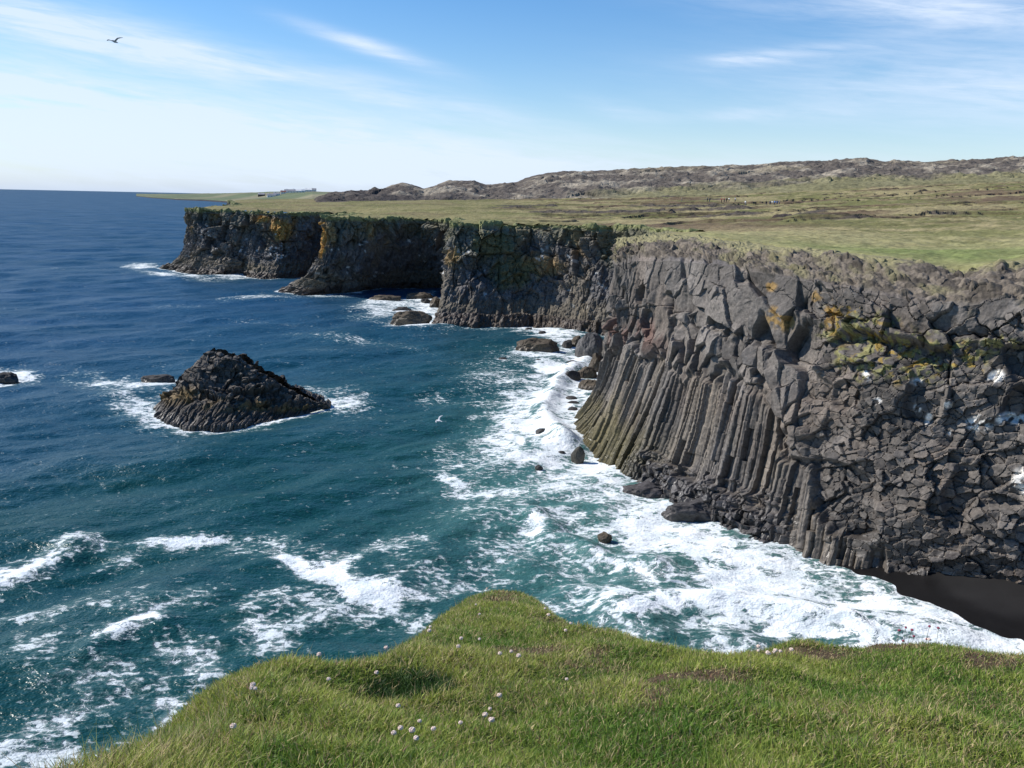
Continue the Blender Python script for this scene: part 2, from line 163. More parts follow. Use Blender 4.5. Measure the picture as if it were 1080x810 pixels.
M_ROCK = attr_mat('basalt', 5., .45, .85, .35, .02, 9., wet=True)
M_FARROCK = attr_mat('basalt_weathered', 1.6, .45, .88, .3, .06, 3., wet=True)
M_GROUND = attr_mat('coastal_grassland', 2.2, .38, .95, .1, .07, 3.)
M_HILL = attr_mat('mossy_lava', .45, .45, .95, .1, .5, .5)
M_COAST = attr_mat('far_fields', .02, .3, .95, .1)
M_TURF = attr_mat('turf_soil', 22., .45, .95, .1, .015, 40.)
M_BLADE = attr_mat('grass_blade', 30., .15, .55, .25, trans=.35)

# ------------------------------------------------------------------ cliffs: ribbons between a foot line, a break line and a rim line
def ribbon(ctrl, ds, dt, smooth=1.2, rimrows=14, below=1.2, lip=2.2):
    A = np.array([[*c[0], *c[1], *c[2], c[3]] for c in ctrl], float)
    mid = (A[:, 0:2]+A[:, 3:5])/2
    seg = np.r_[0, np.cumsum(np.hypot(*np.diff(mid, axis=0).T))]
    n = int(seg[-1]/ds)+1; s = np.linspace(0, seg[-1], n)
    P = np.stack([np.interp(s, seg, A[:, k]) for k in range(10)], 1)
    ci = np.interp(s, seg, np.arange(len(A)))
    w = max(1, int(smooth/ds)); ker = np.hanning(2*w+3)[1:-1]; ker /= ker.sum()
    pad = np.pad(P, ((w, w), (0, 0)), mode='edge')
    P = np.stack([np.convolve(pad[:, k], ker, 'valid') for k in range(10)], 1)
    b, kx, rm, fl = P[:, 0:3], P[:, 3:6], P[:, 6:9], P[:, 9]
    d = np.gradient((b[:, :2]+kx[:, :2]*2)/3, axis=0); wd = max(1, int(2.0/ds)); kd = np.ones(2*wd+1)/(2*wd+1)
    d = np.stack([np.convolve(np.pad(d[:, k], wd, mode='edge'), kd, 'valid') for k in range(2)], 1)
    d /= np.linalg.norm(d, axis=1)[:, None]+1e-9
    out = np.stack([d[:, 1], -d[:, 0]], 1)
    H = float((kx[:, 2]-b[:, 2]).mean()); n1 = int(H/dt)+1
    rows = []; TF = []; nb = max(2, int(below/dt))
    for t in np.linspace(-below/H, 0, nb, endpoint=False):
        q = b.copy(); q[:, 2] += t*H; q[:, :2] += out*(-t*H*.5); rows.append(q); TF.append(t)
    for t in np.linspace(0, 1, n1):
        f = 1-(1-t)**fl; q = b+(kx-b)*f[:, None]; q[:, 2] = b[:, 2]+(kx[:, 2]-b[:, 2])*t; rows.append(q); TF.append(t)
    for t in np.linspace(0, 1, rimrows+1)[1:]:
        q = kx+(rm-kx)*t; q[:, 2] = kx[:, 2]+(rm[:, 2]-kx[:, 2])*(1-(1-t)**1.6); rows.append(q); TF.append(1+t)
    nl = max(3, int(lip/dt/2))
    for t in np.linspace(0, 1, nl+1)[1:]:
        q = rm.copy(); q[:, :2] -= out*lip*t; q[:, 2] += -.35*t*t; rows.append(q); TF.append(2+t)
    X = np.stack(rows, 0); TF = np.array(TF)[:, None]*np.ones((1, n)); C = np.ones((len(rows), 1))*ci[None]
    S = np.ones((len(rows), 1))*s[None]
    T = np.cumsum(np.r_[np.zeros((1, n)), np.linalg.norm(np.diff(X, axis=0), axis=2)], 0).mean(1)[:, None]*np.ones((1, n))-below
    du = np.gradient(X, axis=1); dv = np.gradient(X, axis=0)
    N = np.cross(du, dv); N /= np.linalg.norm(N, axis=2)[..., None]+1e-9
    # outward sense
    sgn = np.sign((N[:, :, :2]*out[None]).sum(2)[nb:nb+n1].mean()); N *= sgn
    k2 = max(1, int(1.5/dt)); kk = np.ones(2*k2+1)/(2*k2+1)
    N = np.apply_along_axis(lambda a: np.convolve(np.pad(a, k2, mode='edge'), kk, 'valid'), 0, N)
    N /= np.linalg.norm(N, axis=2)[..., None]+1e-9
    return X, N, S, T, TF, C, out, rm
def lerp3(c, a, b, f): return np.asarray(a)*(1-f[..., None])+np.asarray(b)*f[..., None] if c is None else c*(1-f[..., None])+np.asarray(b)*f[..., None]
def finish_cliff(name, X, N, D, RGB, WET, material, label):
    X = X+N*D[..., None]
    nr, nc = X.shape[:2]
    col = np.concatenate([np.clip(RGB, .005, 1), np.clip(WET, 0, 1)[..., None]], 2)
    o = new_mesh(name, X.reshape(-1, 3), grid_faces(nr, nc), material, attrs={'Col': col.reshape(-1, 4)})
    return tag(o, label, 'cliff', None, 'structure')

RIMS = []
def build_main():
    X, N, S, T, TF, C, out, rm = ribbon(MAIN, .056, .052, smooth=1.5, rimrows=78)
    RIMS.append(rm[::34])
    z = X[..., 2]
    # leaning fan of columns: u runs across them
    lim = np.interp(C, [2.6, 3.6, 4.5, 5.5, 7, 8.0, 8.8, 9.6, 10.6, 11.2], [.3, .45, .52, .55, .57, .46, .30, .16, .04, -.1])
    lim = lim + .16*fbm(S/1.8, T/3., 3, 4)
    wc = ss(.03, -.03, TF-lim)
    lean = np.interp(C, [3, 4, 5, 6.5, 8, 9], [.15, .42, .38, .20, .02, -.05])
    U = S - lean*T + .22*fbm(S/3., T/14., 8, 2)
    Uc = U/.50 + 1.15*fbm(U/1.9, 0*U, 22, 2) + .25*fbm(U/.9, T/6., 23, 2); ci = np.floor(Uc); xx = np.abs(Uc-ci-.5)*2; xs = (Uc-ci-.5)*2
    rcol = h2(ci, ci*0, 2.2); ph = h2(ci, ci*0, 6.1)
    Ls = 1.1+1.6*h2(ci, ci*0, 3.4); cj = np.floor(T/Ls+ph*7); fy = T/Ls+ph*7-cj
    r = h2(ci, cj, 1.7); jt = np.minimum(fy, 1-fy)*Ls
    colD = .15*(rcol-.5)*2 + .09*(r-.5)*2 - .10*ss(.35, .95, xx)*(.4+h2(ci, ci*0, 7.7)) - .05*ss(.86, 1., xx) + .16*(h2(ci, ci*0, 9.)-.5)*2*xs
    gi = np.floor(Uc/3.3+.6*fbm(U/4, 0*U, 24, 2)); colD = colD + .34*(h2(gi, gi*0, 3.1)-.5)*2
    colD = colD - .05*ss(.06, .0, jt)*(r > .4) - .45*(h2(ci, cj, 4.9) > .95) + .05*fbm(U/.12, T/4., 45, 2)
    colD = colD + .75*fbm(U/2.6, T/16., 40, 3) + .03*fbm(S*2.5, T*2.5, 41, 3)
    # shattered band where the columns end
    be, rb, rb2 = facet(U, T, .95, 1.5, .55, .5, .25, 31)
    wb = ss(.0, .05, TF-lim)*ss(.20, .10, TF-lim)*ss(9.2, 8.4, C)
    # massive upper wall with hollows
    bw = .3*fbm(S/2., T/2., 60, 3)
    bl, r1, r1b = facet(S+1.7+bw*1.2, T+bw*.8+.4*S*.2, 2.2, 2.9, .42, .75, .22, 51, .92, .05)
    bm, r2, r2b = facet(S-.35*T+.1*fbm(S, T, 58), T, .85, 1.2, .16, .26, .08, 57, .92, .07)
    hol = ss(.64, .74, vn(S/1.3+3, T/2., 71))*-1.25
    upD = bl + bm*ss(.35, .6, vn(S/4, T/4, 77)) + hol + .1*fbm(S*1.5, T*1.5, 62, 4)
    left = ss(6.8, 5.8, C)*ss(.60, .70, TF)          # smooth massive prow
    upD = upD*(1-.45*left) + left*(.55*fbm(S/1.1, T/7., 66, 3))
    # right-hand wall of end-on column heads
    szw = .85+.5*vn(S/5, T/5, 181); sm, r3, r3b = facet(S+.12*fbm(S/.6, T/.6, 81), T+.12*fbm(S/.6, T/.6, 82), .54, .50, .11, .15, .08, 83, .9, .10)
    sm = sm*szw+.025*fbm(S*2.5, T*2.5, 183, 3)
    s2, r4, r4b = facet(S+.5*fbm(S, T, 186, 3), T-.3*S+.5*fbm(S, T, 187, 3), 2.3, 1.9, .24, .34, .06, 87, .95)
    smD = sm + s2 + .55*fbm(S/4., T/4., 88, 3) - .5*ss(.62, .72, vn(S/2.4, T/1.7, 188))
    wr = ss(8.1, 9.2, C + .5*fbm(S/2, T/2, 90, 2))
    # overhanging crown of big blocks under the rubble
    wp = .55*fbm(S/1.1, T/1.1, 191, 3); bg, r5, r5b = facet(S+wp, T+.7*wp+.2*fbm(S/.4, T/.4, 193, 2), 1.75, 1.35, .45, .75, .3, 91, .95, .07)
    bg2, _a, _b = facet(S+.4*T, T, .6, .55, .14, .3, .12, 195, .9); bg = bg+bg2*ss(.4, .65, vn(S/1.5, T/1.5, 197))+.12*fbm(S*1.2, T*1.2, 198, 4)
    wo = ss(.82, .86, TF+.03*fbm(S/2, 0*S, 95))*ss(7.5, 8.8, C)*ss(1.12, 1.02, TF)
    ledge = .22*wo - .12*ss(.74, .80, TF)*ss(.87, .82, TF)*ss(8.3, 9.3, C)
    # rubble slope
    g1 = cells((S+.2*fbm(S, T, 99, 2))/.62, (T+.2*fbm(S, T, 98, 2))/.42, 101, .95); g2 = cells(S/.3, T/.26, 103, .9)
    rub = (.24*(1-g1[0]*1.2)*h2(g1[2], g1[3], 5) + .10*(1-g2[0]*1.2))*(.5+.9*vn(S/2.2, T/1.6, 104)) + .5*fbm(S/3, T/2, 105, 4)+.35*(h2(g1[2], g1[3], 6) > .86)*(1-1.2*g1[0])
    wru = ss(.97, 1.08, TF + .10*fbm(S/1.8, T/1.2, 107, 4) - .08*ss(8.2, 6.5, C))
    D = upD*(1-wr) + smD*wr
    D = D*(1-wb) + (be*.9+.15)*wb
    D = D*(1-wc) + colD*wc
    D = D*(1-wo) + bg*wo + ledge
    D = D*(1-.6*ss(.86, 1., TF))
    toe = ss(.15, .06, TF+.07*fbm(S/1.2, T*2, 161, 3))*ss(5.2, 6., C)*ss(9.2, 8.6, C)
    tb, rt1, rt2 = facet(S, T, .6, .5, .2, .3, .12, 163); D = D*(1-.6*toe)+toe*(.75+tb+.4*fbm(S/1.5, T/1.5, 165, 3))
    tq = ss(1.62, 1.95, TF+.25*ss(8.2, 6.5, C)); rub = rub*(1-.6*tq); D = D*(1-wru) + rub*wru
    D = D*ss(3.0, 2.25, TF)
    D = D + .05*fbm(S*3, T*3, 111, 3)*ss(2.2, 1.9, TF)
    # pull the foot in at the sand so columns stand in it
    # ---------------- colours (what the stone itself is)
    g = np.zeros(S.shape+(3,))
    tone = np.where(wc > .5, .75+.5*rcol, np.where(wr > .5, .72+.5*r3, .75+.45*r1))
    base = np.array([.132, .116, .102])
    g = base*tone[..., None]
    g = g*(.72+.56*vn(S/3.1, T/2.3, 119)*(.6+.8*vn(S/.9, T/1.1, 118)))[..., None]
    warm = ss(.05, .5, fbm(S/4, T/4, 120, 4))
    g = g*(1-.5*warm[..., None]) + .5*warm[..., None]*np.array([.16, .124, .096])*tone[..., None]
    red = ss(.5, .62, TF)*ss(.75, .66, TF)*ss(6.2, 5.2, C)*ss(3.6, 4.2, C)*ss(0, .4, fbm(S/1.2, T/2, 121, 3)+.15)
    g = lerp3(g, 0, [.16, .085, .065], red*.7)
    colwarm = wc*ss(.05, .5, fbm(U/1.5, T/7, 122, 3)+.15)
    g = lerp3(g, 0, [.20, .165, .125], colwarm*.55)
    olive = ss(.34, .08, TF+.08*fbm(S, T/2, 123, 3))*ss(6.6, 5.2, C)*ss(2.8, 3.8, C)
    g = lerp3(g, 0, [.14, .115, .045], olive*.8)
    g = lerp3(g, 0, np.array([.085, .078, .076])*(.6+.8*rt1)[..., None], toe*.85)
    rubc = np.array([.120, .098, .074])*(.42+1.05*h2(g1[2], g1[3], 15))[..., None]
    rg = ss(.2, .65, fbm(S/1.6, T/1.6, 131, 4)+.1*TF)
    rubc = lerp3(rubc, 0, [.17, .15, .075], rg*.8)
    turf = ss(1.62, 1.95, TF+.45*fbm(S/1.2, T/1.2, 133, 4)+.25*ss(8.2, 6.5, C))
    rubc = lerp3(rubc, 0, [.24, .215, .105], turf*.92)
    g = g*(1-wru[..., None]) + rubc*wru[..., None]
    def spot(c, t, rc, rt): return ss(1.25, .55, np.hypot((C-c)/rc, (TF-t)/rt) + .5*fbm(S/.8, T/.8, c*7, 3))
    def put(lst, col, s_, thr, amt=.9):
        nonlocal g
        w = 0
        for q in lst: w = np.maximum(w, spot(*q))
        f = cells((S+.1*fbm(S*2, T*2, s_))/.27, (T+.1*fbm(S*2, T*2, s_+1))/.25, s_, .95); k_ = h2(f[2], f[3], s_)
        w = w*ss(thr, thr+.10, k_+.30*fbm(S*1.3, T*1.3, s_, 4))
        g = lerp3(g, 0, col, np.clip(w*amt, 0, 1))
    put([(10.2, .80, 1.5, .12), (11.4, .80, .8, .08), (9.4, .80, .5, .09), (12.3, .82, .9, .05), (13.2, .85, .6, .04)], [.25, .235, .085], 141, .60, .75)
    put([(10.2, .80, 1.1, .10), (12.2, .80, .8, .07), (9.0, .86, .35, .06), (10.6, .76, 1.1, .07), (9.4, .92, .3, .03)], [.30, .20, .04], 143, .74, .85)
    put([(7.85, .83, .24, .045), (8.9, .88, .18, .06), (7.6, .95, .14, .025), (8.5, .95, .14, .025)], [.32, .19, .05], 145, .38, .75)
    put([(10.9, .70, .12, .02), (11.4, .565, .14, .025), (12.9, .56, .35, .03), (10.0, .69, .12, .02), (13.9, .36, .2, .05), (13.2, .73, .15, .02), (12.0, .63, .12, .018), (11.0, .60, .1, .02), (10.3, .60, .1, .018), (13.6, .58, .3, .02), (12.2, .52, .1, .012), (13.9, .68, .15, .03)], [.86, .82, .75], 147, .22, 1.)
    wetl = ss(.24, .05, TF+.05*fbm(S, T, 151, 3))*(.35+.65*vn(S*2.2, T*2.2, 152)) + .8*wc*ss(.66, .8, vn(S*3, T*2, 153))*ss(.5, .2, TF)
    g *= (1-.35*np.clip(wetl, 0, 1))[..., None]
    finish_cliff('basalt_cliff', X, N, D, g, 1-wetl, M_ROCK, 'tall grey basalt cliff of leaning columns and blocky wall beside the surf and dark beach')
def build_far(ctrl, label, mode, s0):
    X, N, S, T, TF, C, out, rm = ribbon(ctrl, .16, .16, smooth=1.6, rimrows=10, lip=3.)
    RIMS.append(rm[::12])
    S = S+s0
    bl, r1, r1b = facet(S, T, 3.6, 4.2, 1.0, 1.2, .4, s0+1, .9, .08)
    bm, r2, r2b = facet(S, T, 1.3, 1.6, .35, .5, .25, s0+3, .9)
    cD, r3, r3b = facet(S-.15*T, T, .85, 5., .4, .35, .3, s0+5, .8, .3)
    f = cells(S/.6, T/.5, s0+7, .9); fine = .16*(h2(f[2], f[3], 3)-.5)*2
    toe = ss(.36, .22, TF+.08*fbm(S/3, T/3, s0, 2))
    wcol = ss(.45, .6, vn(S/9, T/14, s0+9))*ss(.75, .6, TF)
    D = bl*1.0 + bm*1.2 + fine
    D = D*(1-wcol*.8) + (cD+fine)*wcol*.8 + .8*fbm(S/6, T/12, s0+11, 3)
    D = D*(1-toe*.4) + toe*.3*fbm(S/1.2, T/1.2, s0+12, 3)
    if mode == 'H3':     # low ledge along the foot
        D = D + 1.1*ss(.11, .085, TF)*ss(2.6, 3.2, C)*ss(9.6, 8.8, C)*(1+.3*fbm(S/2, 0*S, 5))
    hang = ss(.97, 1.05, TF)
    D = D*(1-.55*hang)*ss(3., 2.2, TF) + .25*fbm(S/1.0, T/1.0, s0+13, 4)*ss(2.6, 2., TF)
    tone = .7+.6*r2
    g = np.array([.115, .107, .102])*tone[..., None]
    g = lerp3(g, 0, np.array([.15, .128, .10]), ss(0, .5, fbm(S/4, T/4, s0+14, 3)))
    moss = ss(.66, 1., TF+.34*fbm(S/3.5, T/4, s0+15, 4))*(.5 if mode != 'H1' else .3)
    g = lerp3(g, 0, [.14, .132, .06], moss)
    och = ss(.10, .5, fbm(S/3.2, T/7., s0+16, 3))*ss(.55, .8, TF)*ss(1.1, .98, TF)
    g = lerp3(g, 0, [.30, .185, .06], och*(.65 if mode != 'H3' else .35))
    def spot(c, t, rc, rt): return ss(1.2, .5, np.hypot((C-c)/rc, (TF-t)/rt) + .35*fbm(S, T, c*7, 3))
    if mode == 'H2': g = lerp3(g, 0, [.50, .27, .055], np.maximum(spot(2.9, .82, .75, .25), spot(3.3, .6, .35, .12))*.85)
    if mode == 'H1': g = lerp3(g, 0, [.42, .24, .065], np.maximum(spot(8.0, .8, .7, .22), spot(7., .95, .6, .07))*.9)
    if mode == 'H3': g = lerp3(g, 0, [.30, .19, .06], np.maximum(spot(3.0, .7, .4, .12), spot(6.3, .62, .8, .14))*.6)
    if mode == 'H3': g = lerp3(g, 0, [.12, .12, .045], np.maximum(spot(5.3, .55, .9, .22), spot(4.6, .85, .8, .15))*.7)
    wsp = h2(f[2], f[3], 9)
    gu = ss(.93, .96, wsp)*ss(.1, .4, fbm(S/3, T/3, s0+18, 2)+.1)*ss(.95, .7, TF)*ss(.1, .25, TF)
    if mode == 'H1': gu = np.maximum(gu, spot(7.9, .42, .5, .14)*ss(.55, .65, wsp))
    g = lerp3(g, 0, [.6, .59, .56], gu*.8)
    foot = ss(.13, .06, TF+.02*fbm(S, T, 3))
    g = lerp3(g, 0, [.06, .042, .03], foot*.85)
    brown = ss(.34, .2, TF+.06*fbm(S, T, 4))*(1-foot)
    g = lerp3(g, 0, [.13, .105, .065], brown*.55)
    turf = ss(1.1, 1.6, TF+.4*fbm(S/2., T/2., s0+19, 3))
    g = lerp3(g, 0, [.20, .205, .085], turf*.95)
    wet = ss(.16, .06, TF)*.6
    finish_cliff('basalt_cliff', X, N, D, g, 1-wet, M_FARROCK, label)
build_far(H1, 'farthest dark headland with flat green top and brown sloping toe standing in the open sea', 'H1', 300.)
build_far(H2, 'middle headland with orange lichen streak on its prow and a deep shaded cove', 'H2', 700.)
build_far(H3, 'mossy grey buttress with low reddish ledge at its foot behind the surf', 'H3', 1100.)
build_main()

# ------------------------------------------------------------------ plateau
RIM = np.concatenate(RIMS, 0)
def tps_fit(P, z):
    n = len(P); d = np.linalg.norm(P[:, None]-P[None], axis=2); K = np.where(d > 0, d*d*np.log(d+1e-12), 0)
    A = np.zeros((n+3, n+3)); A[:n, :n] = K+np.eye(n)*.0004; A[:n, n] = 1; A[:n, n+1:] = P; A[n, :n] = 1; A[n+1:, :n] = P.T
    return np.linalg.solve(A, np.r_[z, 0, 0, 0])
def pol(X, Y): return np.stack([np.arctan2(X, Y)*2.2, np.log(np.hypot(X, Y))*1.6], -1)
_g = np.array(GCTL); _r = RIM[::2]
_P = np.concatenate([pol(_g[:, 0], _g[:, 1]), pol(_r[:, 0], _r[:, 1])]); _Z = np.r_[_g[:, 2], _r[:, 2]]
_W = tps_fit(_P, _Z)
def gz(X, Y):
    r = np.hypot(X, Y); rc = np.clip(r, 8, 430); a = np.clip(np.arctan2(X, Y), -.62, .95)
    Q = np.stack([a*2.2, np.log(rc)*1.6], -1); o = np.zeros(len(Q)); n = len(_P)
    for i in range(n):
        d2 = ((Q-_P[i])**2).sum(1); o += _W[i]*.5*d2*np.log(d2+1e-12)
    return o+_W[n]+Q@_W[n+1:]
poly = np.concatenate([RIM[:, :2], [[60, 0], [900, -200], [900, 1200], [-320, 1200], [-150, 470]]])
def inside(X, Y, P):
    c = np.zeros(X.shape, bool); j = len(P)-1
    for i in range(len(P)):
        xi, yi = P[i]; xj, yj = P[j]
        if yi != yj:
            c ^= ((yi > Y) != (yj > Y)) & (X < (xj-xi)*(Y-yi)/(yj-yi)+xi)
        j = i
    return c
def dist_poly(X, Y, P, closed=True):
    d = np.full(X.shape, 1e9); n = len(P)
    for i in range(n if closed else n-1):
        a = P[i]; b = P[(i+1) % n]; ab = b-a; t = np.clip(((X-a[0])*ab[0]+(Y-a[1])*ab[1])/(ab@ab+1e-12), 0, 1)
        d = np.minimum(d, (X-a[0]-t*ab[0])**2+(Y-a[1]-t*ab[1])**2)
    return np.sqrt(d)
def scarp(X, Y):
    """peaty terrace steps in the pasture"""
    q = fbm(X/58., Y/27., 201, 4)*3.1 + .22*fbm(X/9., Y/6., 203, 3)
    fr = q-np.floor(q)
    return (np.floor(q)+ss(.0, .09, fr))
def build_ground():
    az = np.arange(-.62, 1.5, .0016); r = np.exp(np.arange(math.log(38.), math.log(560.), .0058))
    R_, A_ = np.meshgrid(r, az, indexing='ij'); X = (R_*np.sin(A_)).ravel(); Y = (R_*np.cos(A_)).ravel()
    ins = inside(X, Y, poly)
    d = dist_poly(X, Y, RIM[:, :2], closed=False)
    ok = ins & (d > .25)
    z = np.full(X.shape, 10.); idx = np.where(ok)[0]
    x, y, dd = X[idx], Y[idx], d[idx]
    zz = gz(x, y)
    nr = np.where(dd < 18)[0]; gr = gz(RIM[:, 0], RIM[:, 1]); ws = np.zeros(len(nr)); dz = np.zeros(len(nr))
    for q in range(len(RIM)):
        w_ = np.exp(-((x[nr]-RIM[q, 0])**2+(y[nr]-RIM[q, 1])**2)/(2*(1.6+.5*dd[nr])**2)); ws += w_; dz += w_*(RIM[q, 2]-gr[q])
    zz[nr] += dz/(ws+1e-9)*np.exp(-(dd[nr]/8.)**2)
    far = ss(105, 170, np.hypot(x, y))*ss(-30, 30, x)*ss(3, 12, dd)
    sp = scarp(x, y); zz += far*.75*(sp-fbm(x/58., y/27., 201, 4)*3.1-.5)
    zz += (.35*fbm(x/6., y/6., 211, 4) + .16*fbm(x/1.1, y/1.1, 213, 3))*ss(.5, 4., dd) + .06 - .62*(1-ss(.25, 1.3, dd))
    # rocky outcrops on the pasture
    oc = ss(.30, .5, fbm(x/26., y/14., 220, 3))*ss(130, 160, np.hypot(x, y))*ss(60, 20, np.abs(x-35))
    zz += oc*(.5+.9*np.abs(fbm(x/2.2, y/2.2, 222, 3)))*.8
    z[idx] = zz
    n1 = fbm(x/22., y/16., 231, 5); n2 = fbm(x/5., y/5., 233, 4); n3 = fbm(x/1.3, y/1.3, 235, 3)
    green = np.array([.152, .148, .058]); straw = np.array([.295, .245, .128]); brown = np.array([.135, .095, .06])
    left = ss(25, -15, x)
    q = n1*.9+n2*.45+n3*.25
    g = green*np.ones((len(x), 1)); g = lerp3(g, 0, straw, np.clip(ss(-.35, .2, q)*(1-.5*left), 0, 1)*.9)
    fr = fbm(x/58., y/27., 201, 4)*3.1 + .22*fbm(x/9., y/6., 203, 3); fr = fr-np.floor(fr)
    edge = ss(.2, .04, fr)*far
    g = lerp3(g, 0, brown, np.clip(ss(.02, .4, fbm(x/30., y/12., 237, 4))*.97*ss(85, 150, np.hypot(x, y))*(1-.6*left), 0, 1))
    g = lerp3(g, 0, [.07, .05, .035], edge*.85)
    near = ss(120, 80, np.hypot(x, y))*ss(2, 8, x)
    g = lerp3(g, 0, np.array([.285, .27, .125]), near*.75*(.7+.3*n3))
    sad = np.exp(-(((x-31)/9.)**2+((y-63)/9.)**2)); g = lerp3(g, 0, [.15, .185, .06], np.clip(sad*1.1+ss(.2, .6, n2)*near*.3, 0, 1)*.85)
    path = np.exp(-((y-310-6*fbm(x/20, 0*x, 3))/5.)**2)*ss(35, 50, x)*ss(100, 80, x)*ss(-.3, .2, n2); g = lerp3(g, 0, [.17, .10, .07], path*.8)
    lipc = ss(3.2, .5, dd+1.2*n3); g = lerp3(g, 0, np.array([.22, .20, .10]), lipc*.5)
    g = lerp3(g, 0, [.075, .062, .055], ss(.25, .6, oc)*.9)
    g *= (1+.25*n3)[:, None]
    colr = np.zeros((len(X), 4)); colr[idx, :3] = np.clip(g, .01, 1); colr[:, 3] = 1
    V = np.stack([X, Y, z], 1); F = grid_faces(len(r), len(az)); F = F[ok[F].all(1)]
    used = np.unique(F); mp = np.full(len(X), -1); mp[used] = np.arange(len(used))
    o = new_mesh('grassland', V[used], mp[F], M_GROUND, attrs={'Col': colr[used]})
    tag(o, 'wide olive and straw coloured pasture on top of the sea cliffs', 'ground', None, 'structure')
build_ground()

# ------------------------------------------------------------------ lava hills behind the pasture
def build_hills():
    sk = np.array(SKY); ft = np.array(FOOT)
    tt = np.arange(-.33, 1.75, .0013); r = np.concatenate([np.linspace(345, 560, 190), np.linspace(562, 1300, 60)])
    R_, A_ = np.meshgrid(r, tt, indexing='ij'); X = R_*np.sin(np.arctan(A_)); Y = R_*np.cos(np.arctan(A_)); Q = R_/np.sqrt(1+A_**2)
    ez = np.interp(A_, sk[:, 0], sk[:, 1]); ef = np.interp(A_, ft[:, 0], ft[:, 1])
    k = Y
    yr = np.interp(A_, [-.25, -.1, .1, 1.], [415, 450, 500, 520])
    yf = np.interp(A_, [-.25, -.1, .1, 1.], [372, 380, 378, 380])
    zf = 21+yf*ef; zr = 21+yr*ez
    p = np.clip((Y-yf)/(yr-yf), 0, 1)
    prof = 1-(1-p)**1.35
    lump = cells(X/13., Y/13., 301, .9); l2 = cells(X/4.5, Y/4.5, 303, .9)
    rough = (2.6*(.75-lump[0])*h2(lump[2], lump[3], 3) + 1.3*(.7-l2[0])*h2(l2[2], l2[3], 4) + 1.6*np.abs(fbm(X/20., Y/20., 305, 4)) + .5*fbm(X/2, Y/2, 306, 3))
    z = zf+(zr-zf)*prof
    amp = ss(0, .1, p)*(1-.45*ss(.75, 1., p))
    z = z+amp*(rough*1.15-1.2)
    z = np.where(Y > yr, zr+(Y-yr)*(ez*.8)-(Y-yr)*.012+amp*(rough-1.2)*.6, z)
    z = np.where(Y < yf, zf-(yf-Y)*.35+.3*fbm(X/3, Y/3, 9, 2), z)
    z -= ss(-.225, -.26, A_)*16
    dark = ss(-.03, -.12, A_+.03*fbm(X/15, Y/15, 31, 3))*ss(.62, .3, p+.2*fbm(X/9, Y/9, 33, 3))
    dark = np.maximum(dark, ss(-.12, -.17, A_)*.9)
    mossy = ss(-.15, .35, fbm(X/9., Y/9., 311, 5)+.4*(rough/3-.6))
    g = np.array([.115, .098, .082])*np.ones(X.shape+(1,))
    g = lerp3(g, 0, [.31, .268, .205], mossy)
    g = lerp3(g, 0, [.23, .195, .13], ss(.1, .6, fbm(X/45., Y/30., 313, 4))*.6)
    gr = ss(.28, .06, p+.15*fbm(X/14, Y/14, 315, 3))*ss(.05, .15, A_); g = lerp3(g, 0, [.21, .195, .095], gr*.8)
    g = lerp3(g, 0, np.array([.065, .056, .052]), dark*.85)
    col = np.concatenate([np.clip(g, .01, 1), np.ones(X.shape+(1,))], 2)
    o = new_mesh('lava_hills', np.stack([X, Y, z], 2).reshape(-1, 3), grid_faces(len(r), len(tt)), M_HILL, attrs={'Col': col.reshape(-1, 4)})
    tag(o, 'long lumpy ridge of grey mossy lava along the skyline', 'hills', None, 'structure')
build_hills()

# ------------------------------------------------------------------ low coast far across the bay
def build_coast():
    cp = np.array(COAST); ra = np.hypot(cp[:, 0], cp[:, 1]); aa = np.arctan2(cp[:, 0], cp[:, 1])
    a = np.linspace(aa.min()-.002, aa.max()+.05, 330); r0 = np.interp(a, aa, ra)
    k = np.r_[np.linspace(-.01, .03, 12), np.linspace(.04, 1.2, 60)]
    K, A_ = np.meshgrid(k, a, indexing='ij'); R_ = r0[None]*(1+K); X = R_*np.sin(A_); Y = R_*np.cos(A_)
    sh = fbm(A_*90, K*0, 401, 4)*.012
    zt = np.interp(A_[0], [aa.min()-.002, aa.min()+.02, aa.min()+.06, -.27], [0., .25, .55, 1.])[None]
    z = -1.5+3.2*ss(0, .012, K+sh)+zt*np.interp(K, [0, .012, .05, .2, .32, .5, 1.2], [0, 2, 7, 11, 14.5, 24., 30])+1.2*fbm(X/120, Y/120, 403, 3)*ss(.02, .2, K)
    z = np.minimum(z, 40)
    n = fbm(X/160., Y/260., 405, 4)
    g = lerp3(np.array([.125, .15, .085])*np.ones(X.shape+(1,)), 0, [.22, .205, .13], ss(-.1, .4, n))
    g = lerp3(g, 0, [.045, .042, .045], ss(.022, .01, K+sh*.5))
    col = np.concatenate([g, np.ones(X.shape+(1,))], 2)
    o = new_mesh('far_coast', np.stack([X, Y, z], 2).reshape(-1, 3), grid_faces(len(k), len(a)), M_COAST, attrs={'Col': col.reshape(-1, 4)})
    tag(o, 'low green farmland coast with dark rocky shore far across the bay', 'coast', None, 'structure')
    return lambda x, y: float(z.ravel()[np.argmin((X.ravel()-x)**2+(Y.ravel()-y)**2)])
coast_z = build_coast()

